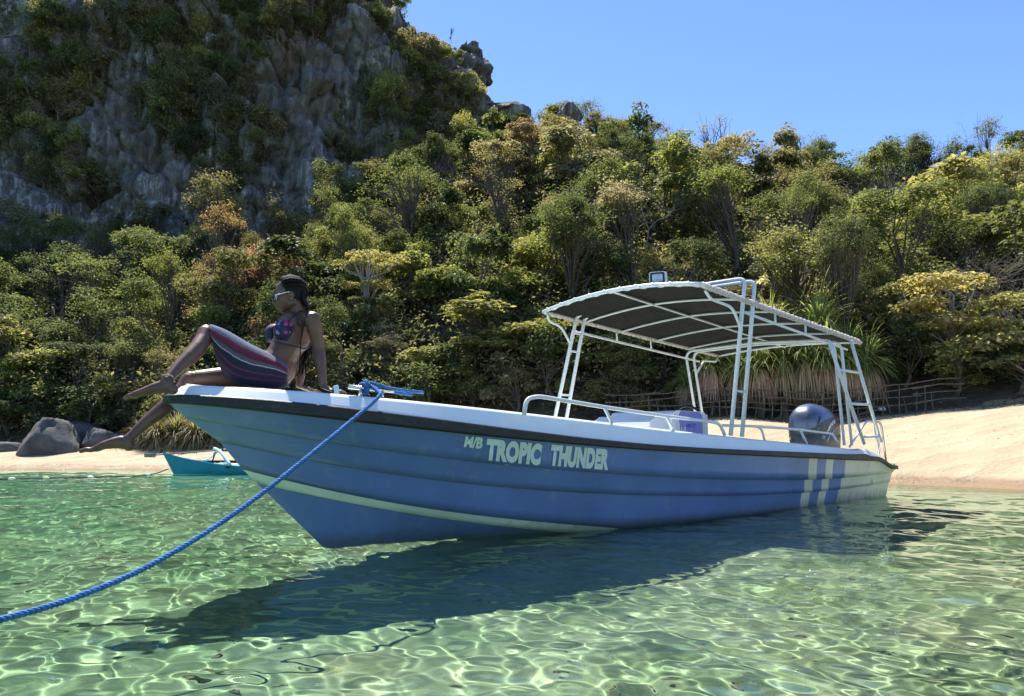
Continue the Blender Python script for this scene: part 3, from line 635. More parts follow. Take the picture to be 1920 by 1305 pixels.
# shoulders and arms
def arm(sh,el,wr,r=1.0):
    mids=(Vector(sh)+Vector(el))/2; mw=(Vector(el)+Vector(wr))/2
    limb(b,[sh,Vector(sh)*.75+Vector(el)*.25,mids,el,Vector(el)*.72+Vector(wr)*.28,mw,wr],[.058*r,.054*r,.047*r,.038*r,.041*r,.035*r,.025*r])
shL,elL,wrL=U(586,599,4.83),U(598,655,4.86),U(606,722,4.81); shR,elR,wrR=U(563,600,5.09),U(571,660,5.12),U(561,722,5.08)
arm(shL,elL,wrL); arm(shR,elR,wrR)
limb(b,[U(564,600,4.955),shL],[.062,.056]); limb(b,[U(562,600,4.96),shR],[.060,.054])
def hand(wr,dirv,side,curl=.0):
    d=dirv.normalized(); up=Vector((0,0,1)); sd=d.cross(up).normalized()*side
    palm=wr+d*.055-up*.012
    sect_loft(b,[(wr+up*.004,sd*.020,up*.017),(wr+d*.03-up*.004,sd*.033,up*.016),(wr+d*.075-up*.014,sd*.040,up*.012),(wr+d*.095-up*.018,sd*.036,up*.009)],12)
    for i,(o_,l_) in enumerate(((-.030,.062),(-.010,.074),(.011,.070),(.030,.054))):
        k0=wr+d*.088+sd*o_-up*.014; dd=(d+sd*o_*5).normalized(); limb(b,[k0,k0+dd*l_*.45+up*.004,k0+dd*l_*.75-up*.002,k0+dd*l_-up*.009],[.0090,.0082,.0076,.0066],8)
    k0=wr+d*.03-sd*.03-up*.006; dd=(d*.75-sd*.75).normalized(); limb(b,[k0,k0+dd*.035,k0+(dd*.6+d*.5)*.06-up*.004],[.0115,.010,.008],8)
hand(wrL-Vector((0,0,.012)),Vector((.9,-.25,-.12)),1); hand(wrR-Vector((0,0,.01)),Vector((.8,.5,-.12)),-1)
# legs
hipL,kneL,anL=U(508,694,4.80),U(386,624,4.62),U(312,715,4.30)
hipR,kneR,anR=U(516,702,4.95),U(356,711,4.665),U(240,824,4.43)
def leg(hip,kn,an,bulge):
    hip,kn,an=Vector(hip),Vector(kn),Vector(an); th=[hip.lerp(kn,f) for f in (0,.25,.5,.75,.93)]; sh=[kn.lerp(an,f) for f in (0,.12,.3,.5,.75,.93,1)]
    for i,k in ((2,1.0),(1,.6),(3,.7)): sh[i]=sh[i]+bulge*k
    limb(b,th,[.092,.086,.075,.062,.054],16); limb(b,sh,[.053,.050,.053,.049,.037,.030,.031],16)
leg(hipL,kneL,anL,Vector((.018,0,-.012))); leg(hipR,kneR,anR,Vector((.018,0,-.014)))
def foot(an,heel,ball,toe,sd,arch):
    an,heel,ball,toe=map(Vector,(an,heel,ball,toe)); fd=(toe-heel).normalized(); up=(an-heel); up=(up-fd*up.dot(fd)).normalized()
    ell(b,heel+up*.020,(.030,.027,.030)); limb(b,[an,an.lerp(heel,.6)+up*.005],[.032,.029],12)
    L_=(ball-heel).length
    sect_loft(b,[(heel+up*.032+fd*.0,sd*.027,up*.034),(heel+fd*L_*.25+up*.046,sd*.031,up*.040),(heel+fd*L_*.5+up*.043,sd*.035,up*.034),(heel+fd*L_*.8+up*.031,sd*.041,up*.025),(ball+up*.022,sd*.045,up*.020),(ball+fd*.02+up*.018,sd*.043,up*.015)],16)
    for i,(o_,l_,r_) in enumerate(((-.033,.052,.0155),(-.011,.052,.0110),(.007,.047,.0105),(.023,.040,.0100),(.037,.032,.0095))):
        k0=ball+fd*.012+sd*o_+up*.014; limb(b,[k0,k0+fd*l_*.5+up*.004,k0+fd*l_-up*.004],[r_,r_*.95,r_*.9],8)
foot(anL,U(325,737,4.31),U(256,746,4.26),U(233,750,4.24),Vector((.15,-1,.05)).normalized()*1,0)
foot(anR,U(242,843,4.43),U(182,848,4.38),U(160,846,4.36),Vector((.1,1,0)).normalized()*1,0)
# head: face looks along fd, slightly down
HC=U(542,554,4.925); fdv=Vector((-.90,-.30,-.20)).normalized(); sdv=fdv.cross(Vector((0,0,1))).normalized(); upv=sdv.cross(fdv).normalized()
HM=Matrix((fdv,sdv,upv)).transposed()
ell(b,HC+HM@Vector((-.012,0,.022)),(.100,.077,.098),HM,18,14)
ell(b,HC+HM@Vector((.030,0,-.030)),(.066,.061,.078),HM,16,12)     # face
ell(b,HC+HM@Vector((.052,0,-.092)),(.030,.030,.022),HM)           # chin
limb(b,[HC+HM@Vector((.050,0,-.09)),HC+HM@Vector((-.02,.048,-.06))],[.020,.022],10); limb(b,[HC+HM@Vector((.050,0,-.09)),HC+HM@Vector((-.02,-.048,-.06))],[.020,.022],10)
limb(b,[HC+HM@Vector((.092,0,.000)),HC+HM@Vector((.104,0,-.028)),HC+HM@Vector((.108,0,-.040))],[.009,.010,.0125],8)  # nose
for sg in (1,-1):
    ell(b,HC+HM@Vector((.100,.012*sg,-.041)),(.009,.009,.008),HM,8,6)
    limb(b,[HC+HM@Vector((.084,.012*sg,.014)),HC+HM@Vector((.078,.040*sg,.016))],[.008,.009],8) # brow
    ell(b,HC+HM@Vector((.065,.034*sg,-.028)),(.022,.020,.018),HM,8,6) # cheek
    ell(b,HC+HM@Vector((-.012,.074*sg,-.008)),(.016,.008,.027),HM,10,8) # ear
ell(b,HC+HM@Vector((.093,0,-.062)),(.012,.022,.0075),HM,10,6); ell(b,HC+HM@Vector((.090,0,-.073)),(.012,.020,.0075),HM,10,6)
body=remesh(b,'body',M['skin'],per,.0052,3)
# hair: cap of cornrows and long braids
mb=MB(); rows=[]
for i in range(15):
    a=(-.92+1.84*i/14)*math.pi/2; pth=[]
    for k in range(15):
        q=R(62)+R(150)*k/14      # from hairline over the crown to the nape
        v=Vector((math.cos(q)*.108-.012,0,math.sin(q)*.107)); v=Vector((v.x,math.sin(a)*.083*math.sin(min(math.pi,max(.35,q*.95))),v.z*math.cos(a)**.55+(.0))); pth.append(HC+HM@(v+Vector((-.004,0,.020+.004))))
    mb.tube(pth,[.0085+.0018*math.sin(k*2.4) for k in range(15)],6)
ell(mb,HC+HM@Vector((-.020,0,.026)),(.098,.080,.099),HM,16,12)
nape=HC+HM@Vector((-.088,0,-.055))
for i in range(9): 
    a=i/8-.5; mb.tube([HC+HM@Vector((-.09,a*.10,.01)),nape+HM@Vector((.0,a*.07,-.0)),nape+HM@Vector((-.022,a*.05,-.06))],[.017,.019,.013],6)
hair=mb.build('hair',M['hair'],per)
rng=random.Random(9)
for i in range(26):
    e=U(rng.uniform(548,584),rng.uniform(655,706),rng.uniform(4.94,5.06)); st=nape+HM@Vector((rng.uniform(-.03,-.005),rng.uniform(-.03,.03),-.03)); m1=U(rng.uniform(574,583),rng.uniform(600,616),5.05)
    pa=catmull([st,m1,(m1+e)/2+Vector((rng.gauss(.012,.01),rng.gauss(0,.02),0)),e],7); mb=MB(); mb.tube(pa,[.0052+.0012*math.sin(k*2.1) for k in range(len(pa))],5); mb.build('braid',M['hair'],hair)
pa=catmull([nape+HM@Vector((0,-.03,-.02)),U(574,590,4.78),U(566,622,4.765),U(563,660,4.76),U(561,700,4.75)],7); mb=MB(); mb.tube(pa,.0035,5); mb.build('braid',M['hair'],hair)
# sunglasses, earring, anklet
M['whiteplastic']=paint('white_plastic',(.8,.8,.8),.3,.03); M['dark_lens']=paint('dark_lens',(.012,.012,.016),.08,.1,.6,.6); M['gold']=paint('gold',(.8,.6,.25),.25,.05,.5,0,1)
M['shell']=paint('pale_shell_beads',(.38,.31,.24),.6,.3,scale=60)
mb=MB()
for sg in (1,-1):
    c=HC+HM@Vector((.094,.031*sg,-.008)); nrm_=(HM@Vector((1,.45*sg,-.12))).normalized(); u=nrm_.cross(upv).normalized(); w=u.cross(nrm_); o=[c+u*.031*math.copysign(abs(math.cos(a))**.7,math.cos(a))+w*.025*math.copysign(abs(math.sin(a))**.7,math.sin(a)) for a in [2*math.pi*k/16 for k in range(16)]]
    mb.add([p+nrm_*.003 for p in o]+[p-nrm_*.002 for p in o],[tuple(range(16)),tuple(range(31,15,-1))]+[(k,16+k,16+(k+1)%16,(k+1)%16) for k in range(16)])
mb.tube([HC+HM@Vector((.103,.008,-.002)),HC+HM@Vector((.103,-.008,-.002))],.003,6)
sg_=mb.build('sunglasses',M['dark_lens'],per)
mb=MB()
for sg in (1,-1): mb.tube([HC+HM@Vector((.086,.056*sg,-.022)),HC+HM@Vector((.088,.0635*sg,.000)),HC+HM@Vector((.070,.0735*sg,.004)),HC+HM@Vector((.0,.086*sg,.010))],[.0035,.0045,.004,.003],6)
mb.build('temple',M['whiteplastic'],sg_)
mb=MB(); 
for sg in (1,-1): ell(mb,HC+HM@Vector((-.008,.083*sg,-.036)),(.005,.005,.005),HM,8,6)
mb.build('earring',M['gold'],per)
mb=MB(); d=(Vector(kneL)-Vector(anL)).normalized(); u=d.orthogonal().normalized(); w=d.cross(u); rng=random.Random(3)
for k in range(26):
    a=2*math.pi*k/26; ell(mb,Vector(anL)+d*(.018+.006*math.sin(a*3))+(u*math.cos(a)+w*math.sin(a))*.036,(rng.uniform(.0035,.0065),)*3,None,6,5)
mb.build('anklet',M['shell'],per)
# striped wrap
t=NT('striped_wrap_cloth'); a_=t.N('ShaderNodeAttribute'); a_.attribute_name='band'; o_=t.obj(); nz=t.noise(7,4,.6,o_); ad=t.N('ShaderNodeMath',operation='MULTIPLY_ADD'); t.L(nz.outputs[0],ad.inputs[0]); ad.inputs[1].default_value=.10; t.L(a_.outputs['Fac'],ad.inputs[2])
nav=(.012,.014,.035); sl_=(.085,.10,.17)
c=t.ramp(ad.outputs[0],[(0,sl_),(.22,sl_),(.235,(.30,.20,.20)),(.27,(.14,.05,.07)),(.33,(.16,.016,.032)),(.42,(.09,.012,.022)),(.47,(.11,.075,.10)),(.515,(.09,.06,.09)),(.525,(.65,.60,.60)),(.54,nav),(.66,nav),(.675,(.22,.02,.04)),(.70,nav),(.80,nav),(.83,(.16,.02,.035)),(.87,nav)],'LINEAR')
t.L(c.outputs[0],t.b.inputs['Base Color']); t.b.inputs['Roughness'].default_value=.85; t.bump(t.noise(90,3,.6,o_).outputs[0],.3,.004); M['wrap']=t.m
def wrap_sec(tp,bt,Y0,dp,n=28):
    T=U(*tp,Y0); B=U(*bt,Y0); c=(T+B)/2; A=(T-B)/2; D=Vector((.2,-1,0)).normalized()*dp; o=[]
    for k in range(n):
        a=2*math.pi*k/n; ca,sa=math.cos(a),math.sin(a); fl=1+.035*math.sin(a*5+Y0*30)+.02*math.sin(a*9-Y0*55)
        o.append(c+A*math.copysign(abs(ca)**.8,ca)+D*math.copysign(abs(sa)**.75,sa)*fl)
    return o
secs=[wrap_sec((395,609),(401,648),4.635,.066),wrap_sec((397,608),(405,668),4.64,.074),wrap_sec((415,614),(412,688),4.655,.088),wrap_sec((432,622),(420,704),4.68,.104),wrap_sec((452,634),(436,719),4.71,.122),wrap_sec((475,648),(458,724),4.75,.142),wrap_sec((500,659),(488,727),4.80,.160),wrap_sec((520,668),(515,729),4.84,.172),wrap_sec((538,680),(534,728),4.88,.170),wrap_sec((544,690),(540,722),4.90,.155)]
mb=MB(); mb.grid(secs,closed=True); mb.grid([secs[-1],[sum(secs[-1],Vector())/28+ (p-sum(secs[-1],Vector())/28)*.55 for p in secs[-1]]],closed=True)
mb.grid([[sum(secs[0],Vector())/28+(p-sum(secs[0],Vector())/28)*.8 for p in secs[0]],secs[0]],closed=True)
wr=mb.build('wrap_skirt',M['wrap'],per); n=28; vals=[]
for i in range(len(mb.v)): k=i%n; a=2*math.pi*k/n; vals.append((1-math.cos(a))/2)
at_=wr.data.attributes.new('band','FLOAT','POINT'); at_.data.foreach_set('value',vals)
s_=wr.modifiers.new('s','SUBSURF'); s_.levels=1; s_.render_levels=1
# bikini top
t=NT('floral_bikini_cloth'); o_=t.obj(); v=t.N('ShaderNodeTexVoronoi'); v.inputs['Scale'].default_value=32; t.L(o_,v.inputs['Vector'])
m1=t.maprange(v.outputs['Distance'],.50,.42,0,1); sp=t.N('ShaderNodeSeparateColor'); t.L(v.outputs['Color'],sp.inputs[0])
fc=t.ramp(sp.outputs[0],[(0,(.55,.05,.16)),(.35,(.70,.22,.35)),(.4,(.16,.24,.48)),(.7,(.25,.34,.55)),(.72,(.02,.03,.07))],'CONSTANT'); t.L(t.mix(m1,(.012,.014,.04),fc.outputs[0]),t.b.inputs['Base Color']); t.b.inputs['Roughness'].default_value=.7; M['floral']=t.m
def cup(c,r,nd,name):
    nd=Vector(nd).normalized(); u=nd.orthogonal().normalized(); up=Vector((.35,.0,.94)); up=(up-nd*up.dot(nd)).normalized(); sd=nd.cross(up); rows=[]
    for i in range(9):
        th_=R(4)+R(82)*i/8; row=[]
        for k in range(28):
            a=2*math.pi*k/28; ex=1+.38*max(0,math.sin(a))**3*(i/8)**1.5; row.append(c+(nd*math.cos(th_*ex)+ (sd*math.cos(a)+up*math.sin(a))*math.sin(th_*min(ex,1.15)))*r)
        rows.append(row)
    mb=MB(); mb.grid(rows,closed=True); b0_=len(mb.v); mb.f.append(tuple(range(28))); mb.m.append(0); mb.sm.append(True); o=mb.build(name,M['floral'],per); so_=o.modifiers.new('t','SOLIDIFY'); so_.thickness=.003; return o
cup(U(535,621,4.815),.076,(-.50,-.86,.05),'bikini_cup'); cup(U(515,625.5,4.948),.068,(-.97,-.20,.02),'bikini_cup')
mb=MB(); mb.tube(catmull([U(505,633,4.95),U(509,637,4.86),U(526,643,4.745),U(552,649,4.755),U(572,654,4.84),U(584,645,4.95)],6),.0065,6)
mb.tube(catmull([U(538,604,4.76),U(550,593,4.80),U(561,584,4.88),U(574,585,4.95)],6),.004,6); mb.tube(catmull([U(515,610,4.96),U(532,600,4.98),U(548,590,5.0)],6),.004,6)
mb.tube(catmull([U(573,584,4.93),U(571,605,4.80),U(567,628,4.79),U(562,646,4.785)],6),.0028,5)
mb.build('bikini_string',M['black'],per)
# phone by her hand
mb=MB(); c=at(631,731,4.74); mb.box(c,(.035,.014,.060),Matrix.Rotation(R(-12),3,'Y'),bev=.005); ph_=mb.build('phone',paint('pale_blue_phone_case',(.35,.55,.68),.3)); tag(ph_,'small pale blue phone standing beside the woman\'s hand','phone')
mb=MB(); mb.box(c+Vector((-.022,0,-.006)),(.012,.012,.035),bev=.003); mb.build('grip',M['black'],ph_)
# ------------------------------------------------------------------ vegetation materials
def leafmat(name,dark,light,tint=(1,1,1),trans=.48,var=.10):
    t=NT(name); at_=t.N('ShaderNodeAttribute'); at_.attribute_name='rnd'; oi=t.N('ShaderNodeObjectInfo')
    c=t.mix(at_.outputs['Fac'],dark,light)
    hs=t.N('ShaderNodeHueSaturation'); t.L(c,hs.inputs['Color'])
    t.L(t.maprange(oi.outputs['Random'],0,1,.5-.03,.5+.02),hs.inputs['Hue']); t.L(t.maprange(oi.outputs['Random'],0,1,1.52,.78),hs.inputs['Value'])
    hs.inputs['Saturation'].default_value=.86
    t.L(hs.outputs[0],t.b.inputs['Base Color']); t.b.inputs['Roughness'].default_value=.55; t.b.inputs['Specular IOR Level'].default_value=.3
    tr=t.N('ShaderNodeBsdfTranslucent'); t.L(t.mix(1.0,hs.outputs[0],(1.65,1.55,.85),'MULTIPLY'),tr.inputs[0])
    ms=t.N('ShaderNodeMixShader'); ms.inputs[0].default_value=trans; t.L(t.b.outputs[0],ms.inputs[1]); t.L(tr.outputs[0],ms.inputs[2]); t.L(ms.outputs[0],t.o.inputs[0])
    return t.m
LM={'green':leafmat('green_leaves',(0.05, 0.078, 0.024),(0.165, 0.205, 0.07)),
 'deep':leafmat('deep_green_leaves',(0.034, 0.055, 0.02),(0.11, 0.14, 0.05)),
 'olive':leafmat('olive_leaves',(0.095, 0.098, 0.042),(0.27, 0.25, 0.12)),
 'grey':leafmat('greyish_olive_leaves',(0.13, 0.125, 0.08),(0.31, 0.29, 0.19)),
 'lime':leafmat('bright_yellow_green_leaves',(.09,.115,.03),(.27,.30,.09)),
 'yellow':leafmat('yellow_green_leaves',(.12,.135,.04),(.36,.35,.13)),
 'orange':leafmat('orange_brown_leaves',(.15,.095,.05),(.40,.25,.13)),
 'brown':leafmat('dry_brown_leaves',(0.103, 0.075, 0.053),(0.375, 0.278, 0.199)),
 'pale':leafmat('pale_tan_green_leaves',(0.212, 0.183, 0.103),(0.62, 0.62, 0.419))}
def barkmat(name,a,b):
    t=NT(name); o_=t.obj(); n=t.noise(14,6,.7,o_); t.L(t.ramp(n.outputs[0],[(.3,a),(.65,b)]).outputs[0],t.b.inputs['Base Color']); t.b.inputs['Roughness'].default_value=.9; t.bump(n.outputs[0],.6,.02); return t.m
M['bark']=barkmat('grey_brown_bark',(.05,.038,.028),(.15,.12,.09)); M['barkpale']=barkmat('pale_dead_wood',(.19,.16,.14),(.40,.36,.32)); M['barkdark']=barkmat('dark_bark',(.03,.024,.018),(.10,.08,.06))
COLNAME={'green':'mid green','deep':'dark green','olive':'olive green','grey':'greyish olive','lime':'bright green','yellow':'yellow green','orange':'orange brown','brown':'dry brown','pale':'pale tan green'}
# ------------------------------------------------------------------ crowns as clouds of separate leaves
def leaf_mesh(name,C,Nn,size,rng,asp=.5,droop=.25,D=None):
    n=len(C); Nn=Nn/np.linalg.norm(Nn,axis=1,keepdims=True)
    if D is None: D=rng.normal(size=(n,3)); D[:,2]-=droop
    D=D-Nn*(D*Nn).sum(1,keepdims=True); D/=np.linalg.norm(D,axis=1,keepdims=True)+1e-9; S=np.cross(Nn,D); size=size[:,None]
    v0=C-D*size*.5; v2=C+D*size*.5-Nn*size*.10; v1=C+S*size*asp*.5+Nn*size*.08; v3=C-S*size*asp*.5+Nn*size*.08
    V_=np.stack([v0,v1,v2,v3],1).reshape(-1,3); F_=np.arange(4*n).reshape(-1,4)
    me=np_mesh(name,V_,F_,False); a=me.attributes.new('rnd','FLOAT','FACE'); a.data.foreach_set('value',rng.random(n).astype(np.float32)); return me
def tree_proto(seed,R_=2.0,H=6.0,ch=3.6,ncl=34,nl=110,leaf=.17,kind='round',rcf=.34,airy=0.0):
    "returns (trunk mesh, crown mesh), nominal size: height H, crown radius R_"
    rng=np.random.default_rng(seed); cc=[]; cz_=H-ch/2
    for i in range(ncl):
        if kind=='layer':
            l=rng.integers(0,4); z=cz_-ch*.45+ch*.28*l+rng.normal(0,.1); a=rng.uniform(0,6.28); r=R_*rng.uniform(.25,.95)*(1-.12*l); cc.append((r*math.cos(a),r*math.sin(a),z))
        elif kind=='umbrella':
            a=rng.uniform(0,6.28); top=rng.random()<.68; r=R_*(rng.random()**.5)*(.88 if top else .55); z=(H-.35-.25*(r/R_)**2) if top else H-ch*.80+rng.normal(0,.12); cc.append((r*math.cos(a),r*math.sin(a),z))
        elif kind=='column':
            z=rng.uniform(.1*H,H*.95); r=R_*(1-(z/H)**2.2)*rng.uniform(.4,.9)+.1; a=rng.uniform(0,6.28); cc.append((r*math.cos(a),r*math.sin(a),z))
        else:
            if i==0:
                nl_=int(rng.integers(4,7)); LB=[]
                for q_ in range(nl_):
                    a=rng.uniform(0,6.28)+q_*2.4; LB.append((R_*rng.uniform(.30,.66)*math.cos(a),R_*rng.uniform(.30,.66)*math.sin(a),cz_+ch*(rng.uniform(-.44,.34) if q_ else .30),R_*rng.uniform(.34,.62),ch*rng.uniform(.18,.34)))
            l=LB[int(rng.integers(0,len(LB)))]; d=rng.normal(size=3); d/=np.linalg.norm(d)
            if d[2]<-.2: d[2]*=-.7
            q=rng.uniform(.5,1.0); cc.append((l[0]+d[0]*l[3]*q,l[1]+d[1]*l[3]*q,l[2]+d[2]*l[4]*q))
    cc=np.array(cc); C=[];Nn=[]
    for c in cc:
        k=int(nl*rng.uniform(.6,1.35)); rc=R_*rcf*rng.uniform(.42,1.1); d=rng.normal(size=(k,3)); d/=np.linalg.norm(d,axis=1,keepdims=True); d[:,2]=np.where(d[:,2]<-.35,-d[:,2],d[:,2])
        fl=.5 if kind in('layer','umbrella') else .95
        if airy: q=rng.random((k,1))**.6
        else: q=rng.uniform(.72,1.05,(k,1))
        wob=1+.28*np.sin(d[:,:1]*7+c[0]*5)*np.cos(d[:,1:2]*6+c[1]*3)
        C.append(c+d*rc*q*wob*np.array([1,1,fl])); nn=d*.65+np.array([0,0,.75])+rng.normal(size=(k,3))*.42; Nn.append(nn)
    C=np.concatenate(C); Nn=np.concatenate(Nn); crown=leaf_mesh('crown',C,Nn,leaf*rng.uniform(.6,1.3,len(C)),rng,.55)
    mb=MB(); bend=Vector((rng.normal(0,.25),rng.normal(0,.25),0)); top=Vector((0,0,cz_ if kind!='umbrella' else H-.5)); tp=[]
    for i in range(7):
        f=i/6; tp.append(Vector((bend.x*math.sin(f*3.1),bend.y*math.sin(f*2.6),top.z*f)))
    r0=(.030*H**.7+.012)*(1.25 if kind in('layer','umbrella') else 1); mb.tube(tp,[r0*(1.25-f*.85) for f in [i/6 for i in range(7)]],7)
    for i,c in enumerate(cc[:18 if not airy else 40]):
        c=Vector(c); st=tp[3+i%4]*1.0; 
        if st.z>c.z-.1: st=tp[2+i%3]
        mid=(st+c)/2+Vector((rng.normal(0,.12),rng.normal(0,.12),rng.normal(.05,.12))); mb.tube([st,mid,c],[r0*.38,r0*.24,r0*.08],5,caps=False)
        for q in range(3 if airy else 2):
            e=c+Vector(rng.normal(0,R_*.20,3)); mb.tube([mid,(mid+e)/2+Vector(rng.normal(0,.06,3)),e],[r0*.14,r0*.1,.006],4,caps=False)
    me=bpy.data.meshes.new('trunk'); me.from_pydata([tuple(p) for p in mb.v],[],mb.f); me.polygons.foreach_set('use_smooth',mb.sm); me.update()
    return me,crown
def bare_proto(seed,H=5.0,R_=2.2,depth=6):
    rng=random.Random(seed); mb=MB()
    def br(p,d,l,r,n):
        q=[p]; 
        for i in range(3):
            d=(d+Vector((rng.gauss(0,.17),rng.gauss(0,.17),rng.gauss(.02,.12)))).normalized(); p=p+d*l/3; q.append(p)
        mb.tube(q,[r,r*.86,r*.72,r*.58],4 if n<2 else 6,caps=False)
        if n==0: return
        for k in range(rng.choice((2,3,3)) if n>1 else 3):
            dd=(d+Vector((rng.gauss(0,.75),rng.gauss(0,.75),rng.gauss(.12,.35)))).normalized(); br(p if k<2 else q[2],dd,l*rng.uniform(.6,.85),r*.56,n-1)
    br(Vector((0,0,0)),Vector((rng.gauss(0,.06),0,1)),H*.34,.062,depth)
    me=bpy.data.meshes.new('branches'); me.from_pydata([tuple(p) for p in mb.v],[],mb.f); me.polygons.foreach_set('use_smooth',mb.sm); me.update(); return me
PROT={'broad':[tree_proto(100+i,2.0,6.0,5.2,84,105,.14,rcf=.27) for i in range(7)],
 'fine':[tree_proto(200+i,2.0,6.0,5.2,110,80,.10,rcf=.29,airy=1) for i in range(5)],
 'thin':[tree_proto(250+i,2.0,6.0,4.6,46,40,.11,rcf=.34,airy=1) for i in range(2)],
 'bigleaf':[tree_proto(300+i,2.0,5.0,4.6,64,75,.22,rcf=.27) for i in range(3)],
 'layered':[tree_proto(350+i,2.4,4.6,3.2,62,62,.23,kind='layer',rcf=.27) for i in range(2)],
 'umbrella':[tree_proto(400,2.0,6.4,2.4,40,125,.14,kind='umbrella',rcf=.27)],
 'column':[tree_proto(450+i,1.0,6.0,6.0,56,80,.15,kind='column',rcf=.42) for i in range(2)],
 'bush':[tree_proto(500+i,1.0,1.7,1.6,26,95,.12,rcf=.42) for i in range(4)]}
NOM={'broad':(2.0,6.0),'fine':(2.0,6.0),'thin':(2.0,6.0),'bigleaf':(2.0,5.0),'layered':(2.4,4.6),'umbrella':(2.0,6.4),'column':(1.0,6.0),'bush':(1.0,1.7),'bare':(2.0,5.0)}
BARE=[bare_proto(600+i) for i in range(4)]
for v in PROT.values():
    for a,b in v: a.materials.append(M['bark']); b.materials.append(LM['green'])
for b in BARE: b.materials.append(M['barkpale'])
SHAPE={'broad':'round dense tree','fine':'fine leaved feathery tree','thin':'sparse see-through tree','bigleaf':'broad leaved tree','layered':'spreading tree with layered boughs','umbrella':'flat topped tree with slender trunk','column':'vine draped column of leaves','bush':'low bush','bare':'leafless tree with pale branches'}
FLORA=[]
def plant(kind,X,Y,Rr,Hh,mat='green',seed=0,z=None,label=None,bark=None,tiltx=0,tilty=0,grp=None,name=None,rz=None):
    Rn,Hn=NOM[kind]; z=h(X,Y)-.1 if z is None else z
    nm=name or {'bush':'bush','bare':'bare_tree','column':'vine_column'}.get(kind,'tree')
    r=empty(nm,(X,Y,z),(seed*1.7)%6.28 if rz is None else rz); r.rotation_euler.x=tiltx; r.rotation_euler.y=tilty; r.scale=(Rr/Rn,Rr/Rn,Hh/Hn)
    if kind=='bare':
        o=link('branches',BARE[seed%len(BARE)],None,r)
    else:
        tm,cm=PROT[kind][seed%len(PROT[kind])]
        if kind!='bush':
            o=link('trunk',tm,None,r)
            if bark: o.material_slots[0].link='OBJECT'; o.material_slots[0].material=M[bark]
        else: link('stems',tm,None,r)
        c=link('crown',cm,None,r); c.material_slots[0].link='OBJECT'; c.material_slots[0].material=LM[mat]
    FLORA.append([r,kind,mat,X,Y,label,grp]); return r
def at_tree(px,ytop,Rpx,Y,kind,mat='green',seed=0,label=None,Hmax=None,**kw):
    p=at(px,ytop,Y); g=h(p.x,Y); Hh=max(1.2,p.z-g+.15)
    if Hmax and Hh>Hmax: kw['z']=p.z-Hmax; Hh=Hmax
    return plant(kind,p.x,Y,Rpx/FPX*Y,Hh,mat,seed,label=label,**kw)
